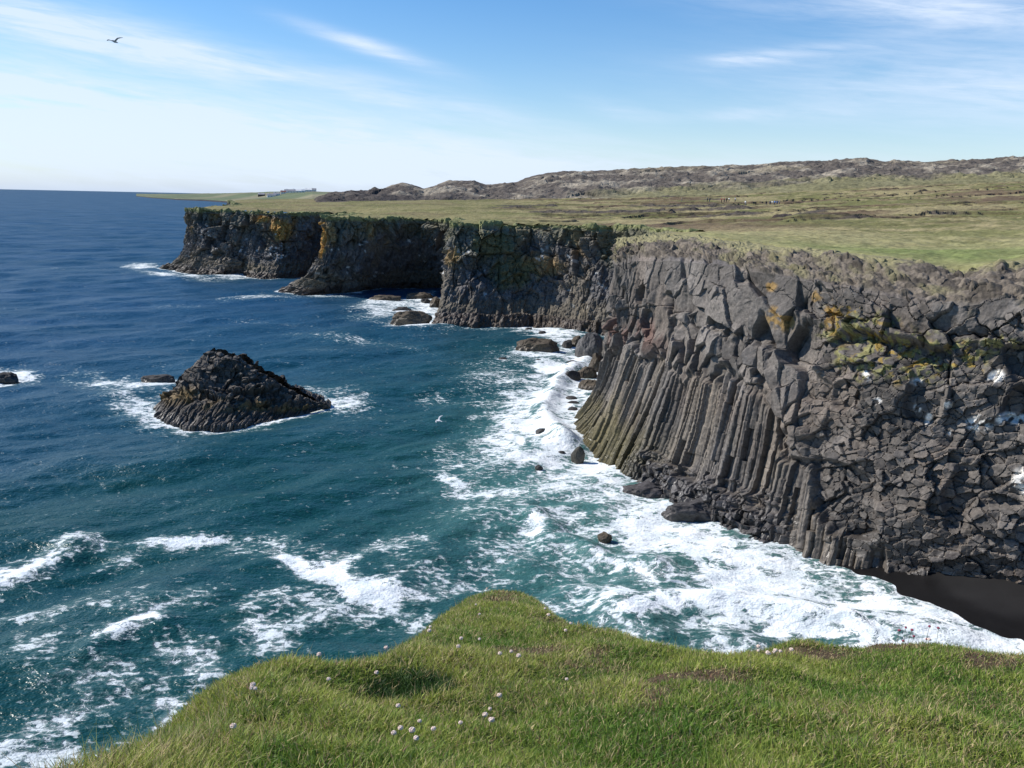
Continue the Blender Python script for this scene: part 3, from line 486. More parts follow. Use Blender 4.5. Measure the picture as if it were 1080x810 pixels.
# ------------------------------------------------------------------ black sand beach
M_SAND = attr_mat('black_sand', 14., .25, .9, .3, .01, 60., wet=True)
BW = np.array(BEACHW+[(27., 33.), (28., 26.), (26., 16.), (20., 9.)])
def beach_z(X, Y):
    d = dist_poly(X, Y, BW, closed=False)
    P = np.concatenate([BW, [[60, 5], [60, 60], [15.0, 60]]]); s = np.where(inside(X, Y, P), d, -d)
    return s, np.where(s > 0, .23+.15*s-.004*s*s*np.clip(s/6, 0, 1), .23+.16*s)
def build_beach():
    xs = np.arange(12, 46, .16); ys = np.arange(6, 58, .16); X, Y = np.meshgrid(xs, ys)
    s, z = beach_z(X.ravel(), Y.ravel()); s = s.reshape(X.shape); z = z.reshape(X.shape)+.05*fbm(X/2, Y/2, 501, 3)
    wet = ss(2.4, .3, s+.5*fbm(X/1.5, Y/1.5, 503, 3))
    g = np.array([.0122, .0112, .0112])*(1+.3*fbm(X/1, Y/1, 505, 3))[..., None]*(1-.3*wet)[..., None]
    col = np.concatenate([np.clip(g, .004, 1), (1-.75*wet)[..., None]], 2)
    F = grid_faces(*X.shape); ok = (s.ravel() > -7)[F].all(1)
    o = new_mesh('beach', np.stack([X, Y, z], 2).reshape(-1, 3), F[ok], M_SAND, smooth=True, attrs={'Col': col.reshape(-1, 4)})
    tag(o, 'small beach of dark brownish black sand under the cliff', 'beach', None, 'structure')
build_beach()

# ------------------------------------------------------------------ sea
def sea_material():
    m, k, b, out = mat('sea_water'); k.t.nodes.remove(b)
    a = k.n('ShaderNodeAttribute', attribute_name='Col'); sp = k.n('ShaderNodeSeparateColor', {0: a.outputs['Color']})
    F, teal, milk = sp.outputs[0], sp.outputs[1], sp.outputs[2]
    pos = k.n('ShaderNodeNewGeometry').outputs['Position']
    mp = k.n('ShaderNodeMapping', {'Vector': pos, 'Rotation': (0, 0, -.35), 'Scale': (.8, 1.15, .3)}).outputs[0]
    wv = k.n('ShaderNodeTexNoise', {'Vector': mp, 'Scale': .38, 'Detail': 4., 'Roughness': .6})
    warp = k.n('ShaderNodeVectorMath', {0: mp, 1: k.n('ShaderNodeVectorMath', {0: wv.outputs['Color'], 'Scale': 3.2}, operation='SCALE').outputs[0]}, operation='ADD').outputs[0]
    lowf = k.ramp(k.noise(mp, .16, 4, .6), .3, .7)
    n1 = k.ramp(k.noise(warp, .55, 9, .66), .27, .73)
    def cell(s, e): return k.ramp(k.n('ShaderNodeTexVoronoi', {'Vector': warp, 'Scale': s, 'Randomness': 1.}, feature='DISTANCE_TO_EDGE').outputs[0], 0., e)
    lace = k.m('MINIMUM', cell(.62, .34), k.m('ADD', k.m('MINIMUM', cell(1.5, .30), k.m('ADD', cell(3.9, .3), .2)), .18))
    n3 = k.ramp(k.noise(pos, 5., 4, .7), .3, .7)
    pat = k.m('ADD', k.m('MULTIPLY', n1, .50), k.m('ADD', k.m('MULTIPLY', lace, .50), k.m('ADD', k.m('MULTIPLY', n3, .12), k.m('MULTIPLY', lowf, .24))))
    fleck = k.ramp(k.noise(mp, 2.6, 5, .6, .4), .36, .62)
    pat = k.m('ADD', pat, k.m('MULTIPLY', k.m('SUBTRACT', fleck, .45), k.m('MULTIPLY', k.m('SUBTRACT', 1.05, F, clamp=True), 1.1)))
    foam = k.m('MULTIPLY', k.ramp(k.m('SUBTRACT', F, pat), -.03, .20), k.n('ShaderNodeMapRange', {0: F, 1: .1, 2: .85, 3: .25, 4: 1.}, clamp=True).outputs[0])
    thin = k.ramp(k.m('SUBTRACT', k.m('MULTIPLY', F, 1.3), pat), -.12, .55)
    deep = k.mix(teal, (.0070, .050, .118), (.0045, .050, .047))
    big = k.ramp(k.noise(k.n('ShaderNodeMapping', {'Vector': pos, 'Rotation': (0, 0, .2), 'Scale': (.5, 1.2, 1.)}).outputs[0], .05, 5, .62), .35, .68)
    deep = k.mix(k.m('MULTIPLY', big, .45), deep, (.0035, .042, .066))
    wat = k.mix(k.m('MULTIPLY', milk, .8, clamp=True), deep, (.080, .195, .175))
    wat = k.mix(k.m('MULTIPLY', thin, .5), wat, (.34, .46, .44))
    fcol = k.mix(k.ramp(k.noise(warp, 1.0, 7, .62), .3, .62), (.58, .65, .67), (.84, .86, .86))
    c = k.mix(foam, wat, fcol)
    rot = k.n('ShaderNodeMapping', {'Vector': pos, 'Rotation': (0, 0, .3), 'Scale': (.68, 1., 1.)}).outputs[0]
    h = k.m('ADD', k.noise(rot, .75, 5, .55), k.m('MULTIPLY', k.noise(pos, 2.6, 3, .5), .12))
    h = k.m('ADD', k.m('MULTIPLY', h, k.m('SUBTRACT', 1., k.m('MULTIPLY', foam, .7))), k.m('MULTIPLY', foam, k.m('MULTIPLY', k.noise(warp, 1.1, 4, .5), .16)))
    farw = k.m('MULTIPLY', k.noise(rot, .11, 7, .7), 5.)
    bn = k.n('ShaderNodeBump', {'Strength': 1., 'Distance': .19, 'Height': k.m('ADD', h, farw)}).outputs[0]
    fr = k.n('ShaderNodeFresnel', {'IOR': 1.33, 'Normal': bn}).outputs[0]
    # the many unseen wavelet faces keep the sea from ever being a mirror at a glance
    fac = k.m('MULTIPLY', k.m('MINIMUM', fr, .22), k.m('SUBTRACT', 1., foam))
    gust = k.n('ShaderNodeMapRange', {0: k.noise(rot, .035, 6, .66), 1: .3, 2: .7, 3: .5, 4: .95}).outputs[0]
    fac = k.m('MULTIPLY', fac, gust)
    df = k.n('ShaderNodeBsdfDiffuse', {'Color': c, 'Normal': bn}); gl = k.n('ShaderNodeBsdfGlossy', {'Color': (1, 1, 1, 1), 'Roughness': .3, 'Normal': bn})
    mx = k.n('ShaderNodeMixShader', {0: fac, 1: df.outputs[0], 2: gl.outputs[0]})
    k.t.links.new(mx.outputs[0], out.inputs[0])
    return m
def coast_points():
    L = [np.array([c[0][:2] for c in q], float) for q in (H1, H2, H3, MAIN[:10])]
    return L
def build_sea():
    r = np.concatenate([np.exp(np.arange(math.log(9.), math.log(30.), .03)), np.exp(np.arange(math.log(30.), math.log(300.), .0048)), np.exp(np.arange(math.log(300.), math.log(1100.), .0055)), np.exp(np.arange(math.log(1100.), math.log(60000.), .04))])
    az = np.concatenate([np.linspace(-math.pi, -.66, 60, endpoint=False), np.arange(-.66, .72, .0026), np.linspace(.72, math.pi, 60)])
    R_, A_ = np.meshgrid(r, az, indexing='ij'); X = R_*np.sin(A_); Y = R_*np.cos(A_)
    z = np.zeros(X.shape); rs = np.random.RandomState(5)
    for i in range(56):
        lam = math.exp(rs.uniform(math.log(1.3), math.log(26))); th = math.radians(-62+rs.normal(0, 30)); kx, ky = math.cos(th)*2*math.pi/lam, math.sin(th)*2*math.pi/lam
        p = rs.uniform(0, 6.28); am = .0058*lam**.9*rs.uniform(.5, 1.2); fade = ss(lam*75, lam*35, R_)
        z += am*np.sin(X*kx+Y*ky+p+.8*fbm(X/20, Y/20, 601+i % 5, 1))*fade
    # shelter: calmer tight inshore
    F = np.zeros(X.shape); wig = .75*fbm(X/2.6, Y/2.6, 641, 4)+.35*fbm(X/.8, Y/.8, 643, 2)
    for (cx, cy, ax, ay, bx, by, de) in FOAM:
        det = ax*by-ay*bx; dx = X-cx; dy = Y-cy
        u = (dx*by-dy*bx)/det; v = (-dx*ay+dy*ax)/det
        w = (.92 if de >= 1. else .92*de)*ss(1.95, .25, np.hypot(u, v)+wig); F = np.maximum(F, w)+.03*np.minimum(F, w)
    F = np.clip(F, 0, 1.1)
    dc = np.full(X.shape, 1e9); m = (R_ < 420) & (np.abs(A_) < 1.2)
    for L in coast_points(): dc[m] = np.minimum(dc[m], dist_poly(X[m], Y[m], L, closed=False))
    st = np.array(STACKB)
    dst = np.full(X.shape, 1e9); dst[m] = dist_poly(X[m], Y[m], st); dst[m] = np.where(inside(X[m], Y[m], st), 0, dst[m])
    shore = .8*ss(1.8, .4, np.minimum(dc, dst)+.8*fbm(X/3, Y/3, 611, 3))
    F = np.maximum(F, shore*(R_ < 420))
    for q in ROCKPX:
        F = np.maximum(F, .8*ss(1.5, .7, np.hypot((X-q[0])/(q[2]*.62), (Y-q[1])/(q[2]*.62+.4))+.3*fbm(X*1.3, Y*1.3, 615, 2)))
    for ic, (pl, hh, w) in enumerate(CREST):
        d = dist_poly(X[m], Y[m], np.array(pl), closed=False)
        z[m] += hh*np.exp(-(d/w)**2)*1.35*(.85+.35*fbm(X[m]/2.2, Y[m]/2.2, 621, 3))
        if ic < 2: F[m] = np.maximum(F[m], 1.05*np.exp(-(d/(w*1.3))**2)*(.8+.5*fbm(X[m]/2., Y[m]/2., 622, 3)))
    bs, bz = beach_z(X[m], Y[m]); calm = np.ones(X.shape); calm[m] = np.clip(ss(1., -14., bs), .0, 1)*.9+.1
    z *= np.where(calm < .5, calm+.3, 1)
    z += .16*np.clip(F-.3, 0, 1)*fbm(X*.45, Y*.45, 625, 4)*ss(260, 120, R_)
    sw = np.zeros(X.shape); sw[m] = ss(-4.5, -.5, bs)*ss(2.5, .9, bs); z += sw*.10
    Fm = F[m]; Fm = np.maximum(Fm, ss(-11, -2., bs)*(.80+.25*fbm(X[m]/2.5, Y[m]/2.5, 627, 3))); F[m] = Fm
    inshore = ss(75, 10, dc)*ss(-26, 4, X+.15*(Y-70)) if True else 0
    teal = np.clip(.15+.85*ss(-75, 3, X-.06*(Y-60)+8*fbm(X/25, Y/25, 631, 3))*ss(190, 90, R_)+.85*ss(80, 40, R_), 0, 1)
    sand = np.zeros(X.shape); sand[m] = ss(-16, -2, bs)
    surfc = np.exp(-(((X-5)/9.)**2+((Y-62)/26.)**2))
    milk = np.clip(.8*surfc+.25*F+.3*sand, 0, 1)
    col = np.stack([np.clip(F, 0, 1.15), teal, milk, np.ones(X.shape)], 2)
    nr, nc = X.shape
    o = new_mesh('sea', np.stack([X, Y, z], 2).reshape(-1, 3), grid_faces(nr, nc), sea_material(), smooth=True, attrs={'Col': col.reshape(-1, 4)})
    tag(o, 'deep blue sea turning teal and foaming white along the cliffs', 'sea', None, 'structure')
build_sea()

# ------------------------------------------------------------------ sea stack
def build_stack():
    b = np.array(STACKB); rd = np.array(STACKR)
    # close the foot loop round the back
    back = b[::-1][1:-1].copy(); back[:, 1] = 166.5-back[:, 1]*.97; back[:, 1] = np.maximum(back[:, 1], 86.2)
    loop = np.concatenate([b, back, b[:1]])
    seg = np.r_[0, np.cumsum(np.hypot(*np.diff(loop, axis=0).T))]; n = int(seg[-1]/.07); s = np.linspace(0, seg[-1], n)
    bx = np.interp(s, seg, loop[:, 0]); by = np.interp(s, seg, loop[:, 1])
    x0, x1 = b[:, 0].min(), b[:, 0].max()
    u = (bx-x0)/(x1-x0); rx = rd[0, 0]+.6+(rd[-1, 0]-rd[0, 0]-.8)*u**.9
    rz = np.interp(rx, rd[:, 0], rd[:, 2])*(1+.10*fbm(rx/.9, 0*rx, 699, 3)); ry = 83.4+.5*(by-83)/5+.5*(u-.3)
    nt = 130; t = np.linspace(-.12, 1, nt)[:, None]
    f = np.clip(t, -.2, 1); e = np.where(f < 0, f*.5, f**1.05)
    X = bx+(rx-bx)*e; Y = by+(ry-by)*e; Z = rz*np.where(f < 0, f*1.5, np.abs(f)**1.28)
    P = np.stack([X, Y, Z], 2); du = np.gradient(P, axis=1); dv = np.gradient(P, axis=0); N = np.cross(du, dv); N /= np.linalg.norm(N, axis=2)[..., None]+1e-9
    cen = np.array([(x0+x1)/2, 83.5, 0]); N *= np.sign(((P-cen)*N).sum(2).mean())
    S = np.ones((nt, 1))*s[None]; T = np.cumsum(np.r_[np.zeros((1, n)), np.linalg.norm(np.diff(P, axis=0), axis=2)], 0)
    c1, q1, q1b = facet(S+.15*fbm(S, T, 700, 2), T, .34, 2.2, .12, .15, .12, 701, .7, .4)
    wq = .3*fbm(X/.8, (Y+Z)/.8, 702, 3)
    c2, q2, q2b = facet(X+wq+.5*Y, Z*1.3+wq+Y*.2, .55, .5, .24, .34, .16, 703, .95, .12); c3, q3, q3b = facet(X-.4*Z+wq*2, Z*1.2+.5*Y, 1.5, 1.2, .45, .6, .1, 705)
    low = ss(.44, .30, t+.14*fbm(S/1.1, T/1.5, 707, 3)); D = c1*low+(c2+c3)*(1-low)+.07*fbm(S*3, T*3, 709, 3)+.45*fbm(S/2.2, T/2.2, 708, 3)
    smooth_left = ss(3.5, 1.5, np.abs(X+31.3))*ss(.5, .7, t); D = D*(1-.4*smooth_left)
    D *= ss(1., .86, t)*.6+.4
    P = P+N*D[..., None]
    g = np.array([.100, .086, .072])*(.6+.7*np.where(low > .5, q1, q2))[..., None]
    oc = ss(.22, .34, t+.05*fbm(S, T, 711, 3))*ss(.62, .45, t)*ss(0, .4, fbm(S/2., T/2., 713, 3)+.25*ss(-29, -32, X)+.05)
    g = lerp3(g, 0, [.20, .135, .055], oc*.9)
    g = lerp3(g, 0, [.055, .045, .035], low*.6)
    wet = ss(.3, .05, t)*.7*np.ones_like(X)
    col = np.concatenate([np.clip(g, .01, 1), (1-wet)[..., None]], 2)
    o = new_mesh('sea_stack', P.reshape(-1, 3), grid_faces(nt, n), M_ROCK, attrs={'Col': col.reshape(-1, 4)})
    tag(o, 'peaked dark basalt islet ringed with foam, standing alone in the bay', 'rock islet')
build_stack()

# ------------------------------------------------------------------ boulders and skerries
def vn3(p, s):
    x, y, z = p.T; zi = np.floor(z); f = z-zi; f = f*f*(3-2*f)
    return vn(x+zi*17.3, y-zi*9.1, s)*(1-f)+vn(x+(zi+1)*17.3, y-(zi+1)*9.1, s)*f
def boulder(cx, cy, w, hgt, depth, seed, rugged, name, label, group, tone):
    import bmesh
    bm = bmesh.new(); bmesh.ops.create_icosphere(bm, subdivisions=5 if w > 2 else 4, radius=1.)
    v = np.array([q.co[:] for q in bm.verts]); fc = np.array([[l.index for l in f.verts] for f in bm.faces]); bm.free()
    rs = np.random.RandomState(seed); p = v*2.2+seed*3.7
    r = 1+.28*(vn3(p*.6, seed)-.5)*2
    # chip with random planes to make facets
    for i in range(10+int(rugged*14)):
        nrm = rs.normal(size=3); nrm /= np.linalg.norm(nrm); dd = rs.uniform(.72, .95)
        c = (v@nrm); lim = dd/np.maximum(c, 1e-3); r = np.where(c > .3, np.minimum(r, lim), r)
    r = r+rugged*(.30*(vn3(p*1.3, seed+3)-.5)+.16*(vn3(p*3., seed+5)-.5))+.05*(vn3(p*5, seed+7)-.5)
    q = v*r[:, None]; q[:, 2] = np.sign(q[:, 2])*np.abs(q[:, 2])**.72
    q[:, 2] = np.where(q[:, 2] < 0, q[:, 2]*.6, q[:, 2])
    q = q*np.array([w/2, depth/2, hgt])
    mx = q[:, 2].max(); q[:, 2] *= hgt/mx
    n1 = vn3(p*1.7, seed+9); hz = q[:, 2]/hgt
    g = np.array(tone)*(.75+.5*n1)[:, None]; br = ss(.55, .1, hz)*(.4+.6*vn3(p*2.2, seed+4)); g = lerp3(g, 0, np.array([.068, .056, .040]), br*.5)
    wet = np.clip(ss(.7, .1, hz)*.8, 0, 1); col = np.concatenate([np.clip(g, .008, 1), (1-wet)[:, None]], 1)
    o = new_mesh(name, q, fc, M_ROCK, attrs={'Col': col}); o.location = (cx, cy, 0); o.rotation_euler = (0, 0, 0)
    tag(o, label, 'rock', group); return o
DK = (.045, .042, .04); GR = (.10, .094, .09); BR = (.085, .066, .045)
ROCKS = [  # name, label, tone, ruggedness, depth / width
 ('skerry', 'long brown rock ridge in white surf below the mossy buttress', BR, .9, .5),
 ('boulder', 'small dark block wedged between the long brown ridge and the cliff boulders', DK, .5, 1.),
 ('boulder', 'biggest rounded grey boulder piled in the corner where the two cliffs meet', GR, .25, .9),
 ('boulder', 'brown rugged rock leaning behind the biggest grey boulder', BR, .7, 1.),
 ('boulder', 'flat topped black boulder, upper of two black rocks beside the boulder pile', DK, .4, .8),
 ('boulder', 'thick black boulder in foam, lower of two black rocks beside the boulder pile', DK, .35, .8),
 ('boulder', 'brown boulder between the thick black boulder and the cliff', BR, .5, .9),
 ('boulder', 'tall brown rock leaning on the foot of the column cliff below the grey boulder', BR, .6, .9),
 ('boulder', 'small low black stone in foam just left of the thick black boulder', DK, .3, .8),
 ('skerry', 'flat dark slab just right of the breaking wave crest', DK, .4, .6),
 ('boulder', 'thin sliver of dark rock, topmost of the low rocks beside the columns', DK, .3, .8),
 ('boulder', 'low dark rock just below the thin sliver beside the columns', DK, .4, .8),
 ('boulder', 'smooth black dome shaped rock between the columns and the wave crest', DK, .15, .8),
 ('boulder', 'round grey black rock touching the foot of the columns', DK, .15, .9),
 ('boulder', 'tiny dark stone at the foot of the columns above the round rock', DK, .3, .9),
 ('boulder', 'small dark pebble shaped rock left of the smooth dome rock', DK, .2, .8),
 ('boulder', 'smooth rounded black boulder, upper of the touching pair in the surf', DK, .12, .8),
 ('boulder', 'low black boulder, lower of the touching pair in the surf', DK, .2, .8),
 ('boulder', 'single upright rounded boulder standing alone in shallow foam by the columns', (.06, .056, .044), .15, .9),
 ('boulder', 'barely awash small rock just left of the upright lone boulder', DK, .3, .8),
 ('boulder', 'tiny dark rock awash in green water below the upright lone boulder', DK, .3, .8),
 ('boulder', 'small dark rock awash on the outer edge of the surf, left of the brown ridge', DK, .3, .7),
 ('boulder', 'small black stone in white water just below the long brown ridge', DK, .3, .8),
 ('boulder', 'tiny dark stone at the foot of the mossy buttress, farther of two', DK, .3, .8),
 ('boulder', 'tiny dark stone near the mossy buttress, closer of two to the brown ridge', DK, .3, .8),
 ('boulder', 'low brown rock toe jutting from the column cliff into the foam', BR, .6, .8),
 ('boulder', 'pointed brown stone in foam above the olive wave face', BR, .4, .9),
 ('skerry', 'wide wet purple grey slab at the column feet, farther of two slabs', (.06, .054, .054), .8, .55),
 ('skerry', 'broad broken wet grey slab under the columns with foam pouring over it', (.06, .055, .054), 1., .5),
 ('skerry', 'small wet dark slab at the cliff foot beside the sand beach', (.055, .05, .05), .8, .6),
 ('skerry', 'blocky dark skerry ringed with foam near the shaded cove', BR, .8, .45),
 ('skerry', 'small dark ledge of rock just behind the blocky skerry', DK, .6, .5),
 ('boulder', 'small black rock between the shaded cove and the mossy buttress', DK, .5, .9),
 ('skerry', 'long low reddish brown reef across the mouth of the shaded cove', BR, .8, .45),
 ('skerry', 'brown rock bench at the inner end of the shaded cove', BR, .8, .5),
 ('boulder', 'brown rock stack against the seaward corner of the mossy buttress', BR, .8, .9),
 ('skerry', 'black rock in a white ring of foam at the open sea edge of the view', DK, .7, .6),
 ('skerry', 'low black rock spur just left of the peaked islet', DK, .7, .4)]
for i, (q, (nm, lb, tn, rg, dp)) in enumerate(zip(ROCKPX, ROCKS)):
    boulder(q[0], q[1]+q[2]*dp*.35, q[2], q[3], q[2]*dp, 31+i*7, rg, nm, lb, 'boulders and skerries in the surf', tn)

# ------------------------------------------------------------------ the grassy brink underfoot
FR_ = np.array(FGR); FPOLY = np.concatenate([[[-1.4, -1.], [-1.2, 1.3]], FR_, [[3.4, 3.8], [5., 3.9], [8., 4.6], [14., 6.], [22., 7.], [34., 9.5], [60., 6.], [60., -40.], [-14., -40.], [-9., -12.], [-3.4, -5.]]])
def fz(X, Y):
    d = dist_poly(X, Y, FPOLY); s = np.where(inside(X, Y, FPOLY), -d, d)
    base = 19.4-.36*(np.clip(Y, -.5, 20)-2.2)
    z = base+.035*fbm(X/.5, Y/.5, 801, 3)*2+.05*fbm(X/1.6, Y/1.6, 803, 2)
    z = z-.05*np.exp(-(((X+.42)/.22)**2+((Y-3.2)/.16)**2))+.03*fbm(X/.28, Y/.28, 805, 3)+.05*fbm(X/.75, Y/.75, 806, 2)           # hollow with long dark grass
    z = z+.04*np.exp(-(((X+.95)/.3)**2+((Y-3.1)/.4)**2))
    q = np.maximum(0, s+.22); z = z-1.1*q*q-np.maximum(0, s-.5)*3.
    return z, s
def patches(X, Y):
    bare = ss(.30, .55, fbm(X/.55, Y/.75, 811, 4)-.22*ss(2.9, 2.2, Y))
    for cx, cy, rx, ry in ((.02, 6.55, .12, .25), (.42, 5.0, .22, .25), (-.15, 5.9, .2, .2), (-.95, 3.45, .16, .16), (1.6, 3.95, .3, .14), (2.0, 4.1, .16, .2), (1.15, 3.7, .2, .12), (.75, 3.2, .25, .12)):
        bare = np.maximum(bare, ss(1.3, .5, np.hypot((X-cx)/rx, (Y-cy)/ry)+.5*fbm(X*4, Y*4, 817, 3)))
    return bare
def build_brink():
    xs = np.unique(np.r_[np.arange(-16, -2, .5), np.arange(-2, 4.5, .035), np.arange(4.5, 62, .6)]); ys = np.unique(np.r_[np.arange(-40, .8, .8), np.arange(.8, 8.2, .035), np.arange(8.2, 30, .3)])
    X, Y = np.meshgrid(xs, ys); x, y = X.ravel(), Y.ravel(); z, s = fz(x, y)
    z = np.maximum(z, -1.5-.02*s)
    b = patches(x, y)
    g = lerp3(np.array([.06, .085, .022])*np.ones((len(x), 1)), 0, [.085, .06, .038], b)
    g = lerp3(g, 0, np.array([.10, .095, .045]), ss(-.1, .5, fbm(x/.3, y/.3, 821, 3))*.5)
    rock = ss(1.5, 4., s); g = lerp3(g, 0, [.09, .08, .075], rock)
    col = np.concatenate([np.clip(g, .01, 1), np.ones((len(x), 1))], 1)
    F = grid_faces(len(ys), len(xs)); ok = (s < 14)[F].all(1)
    o = new_mesh('headland', np.stack([x, y, z], 1), F[ok], M_TURF, smooth=True, attrs={'Col': col})
    tag(o, 'grassy clifftop brink in the foreground sloping down to the drop', 'ground', None, 'structure')
build_brink()
def build_grass():
    rs = np.random.RandomState(3); n = 640000
    y = 1.45+5.8*rs.rand(n)**1.15; x = -1.75+5.6*rs.rand(n)
    keep = (np.abs(x-.2) < .72*y+.55); x, y = x[keep], y[keep]
    x2 = rs.uniform(-4., 10., 330000); y2 = rs.uniform(-1.6, 8.5, 330000); k2 = ~((np.abs(x2-.2) < .72*y2+.55) & (y2 > 1.45) & (y2 < 7.25) & (x2 > -1.75) & (x2 < 3.85)) & (np.hypot(x2, y2) > .35)
    wide = np.r_[np.ones(len(x)), np.full(int(k2.sum()), 1.5)]; x = np.r_[x, x2[k2]]; y = np.r_[y, y2[k2]]
    z, s = fz(x, y); b = patches(x, y); k = (s < .45) & (rs.rand(len(x)) > b*.55) & (rs.rand(len(x)) < 1-.5*ss(.0, .45, s)); x, y, z, s, b = x[k], y[k], z[k], s[k], b[k]; wide = wide[k]
    n = len(x)
    cl = fbm(x/.16, y/.2, 831, 3); cl2 = fbm(x/.45, y/.6, 833, 4)
    lush = ss(.1, .6, cl2)
    dark = np.exp(-(((x+.40)/.17)**2+((y-3.22)/.13)**2)); dark2 = ss(2.6, 2.0, y)*ss(.0, .5, fbm(x/.35, y/.35, 835, 2)); dk = np.clip(dark*1.3, 0, 1)
    L = (.022+.022*rs.rand(n)+.013*cl+.014*lush)*(1-.35*b)+.035*dk+.03*ss(-.5, -1.1, x)*ss(3.2, 2.2, y)+.012*dark2
    L = L*(1+.25*ss(3.2, 2., y)); rim = ss(-.35, -.05, s); L = L*(1+.25*rim*(rs.rand(n)))
    long_ = rs.rand(n) < .010; L = np.where(long_, L*1.9+.01, L); L = np.clip(L, .014, .2)
    w = .0013+.0013*rs.rand(n)+.0006*dk; w = np.where(long_, w*.7, w)
    w = w*(1+.35*ss(3.5, 6, y))*wide; L = L*(1+.25*(wide > 1))
    th = rs.rand(n)*6.283; ben = (.3+.9*rs.rand(n))*L; wind = np.array([.45, -.1])
    dx = np.cos(th)*ben+wind[0]*L*.35; dy = np.sin(th)*ben+wind[1]*L*.35
    fa = rs.rand(n)*6.283; wx, wy = np.cos(fa)*w, np.sin(fa)*w
    hz = np.sqrt(np.maximum(L*L-(dx*dx+dy*dy)*.75, (.35*L)**2))
    def pt(f, g_): return np.stack([x+dx*f**1.7, y+dy*f**1.7, z-.006+hz*g_], 1)
    p0, p1, p2 = pt(0, 0.), pt(.55, .62), pt(1., 1.); W = np.stack([wx, wy, 0*wx], 1)
    V = np.stack([p0-W, p0+W, p1+W*.75, p1-W*.75, p2], 1).reshape(-1, 3)
    i = np.arange(n)*5
    tri = np.concatenate([np.stack([i, i+1, i+2], 1), np.stack([i, i+2, i+3], 1), np.stack([i+3, i+2, i+4], 1)])
    g1 = np.array([.095, .185, .024]); g2 = np.array([.31, .345, .07]); st = np.array([.46, .37, .19]); bn = np.array([.20, .115, .07])
    m = np.clip(.48+.95*cl2+.45*cl+.22*rs.randn(n), 0, 1)[:, None]; c = g1*(1-m)+g2*m
    dry = rs.rand(n) < (.15+.36*b+.13*rim+.16*ss(-.1, .5, fbm(x/.4, y/.5, 837, 3))+.25*ss(-.7, -1.15, x)*ss(2.4, 2., y))*(1-.85*dk)
    c = np.where(dry[:, None], st*(.6+.7*rs.rand(n))[:, None], c)
    br = rs.rand(n) < (.02+.28*b); c = np.where(br[:, None], bn*(.6+.8*rs.rand(n))[:, None], c)
    c = np.where((dk > .35)[:, None] & ~dry[:, None], np.array([.045, .090, .02])*(.7+.6*rs.rand(n))[:, None], c)
    c = c*(.95+.33*rs.rand(n))[:, None]
    col = np.concatenate([np.clip(c, .005, 1), np.ones((n, 1))], 1); col = np.repeat(col, 5, axis=0)
    o = new_mesh('grass', V, tri, M_BLADE, attrs={'Col': col})
    tag(o, 'short windblown green and straw grass covering the clifftop brink', 'grass', None, 'stuff')
build_grass()

# ------------------------------------------------------------------ thrift flowers
M_STEM = plain('stem_green', (.09, .12, .03)); M_PET = plain('pale_petal', (.92, .78, .68), .7, .1, 200.); M_ROSE = plain('rose_petal', (.42, .10, .16), .7, .2, 200.); M_BRACT = plain('papery_bract', (.22, .14, .08))
def flower(name, loc, height, hr, petal, label, group, rs):
    t = empty(name, loc)
    lean = (rs.uniform(-.012, .02), rs.uniform(-.012, .012)); V = []; Fc = []
    for j in range(4):
        f = j/3; 
        for k in range(5): a = k*2*math.pi/5; V.append((lean[0]*f*f+.0011*math.cos(a), lean[1]*f*f+.0011*math.sin(a), height*f))
    for j in range(3):
        for k in range(5): Fc.append((j*5+k, j*5+(k+1) % 5, j*5+5+(k+1) % 5, j*5+5+k))
    new_mesh('stem', V, Fc, M_STEM, t, True)
    # head: many small florets on a dome
    V = []; Fc = []
    for k in range(34):
        zc = 1-1.35*(k+.5)/34; ph = k*2.39996; rr = math.sqrt(max(0, 1-zc*zc)); n = Vector((rr*math.cos(ph), rr*math.sin(ph), zc))
        a = n.orthogonal().normalized(); b = n.cross(a); c = n*hr*rs.uniform(.75, 1.); s = hr*.42; b0 = len(V)
        for q in range(5):
            an = q*2*math.pi/5+k; V.append(c+(a*math.cos(an)+b*math.sin(an))*s+n*hr*.16)
        V.append(c-n*hr*.1)
        for q in range(5): Fc.append((b0+q, b0+(q+1) % 5, b0+5))
    top = Vector((lean[0], lean[1], height+hr*.3)); V = [Vector((v.x, v.y, v.z*.8))+top for v in V]
    new_mesh('flower_head', V, Fc, petal, t)
    V = []; Fc = []
    for k in range(8): a = k*math.pi/4; V.append(top+Vector((hr*.62*math.cos(a), hr*.62*math.sin(a), -hr*.35)))
    V.append(top+Vector((0, 0, -hr*1.1)))
    for k in range(8): Fc.append((k, 8, (k+1) % 8))
    new_mesh('bract', V, Fc, M_BRACT, t)
    return tag(t, label, 'flower', group)
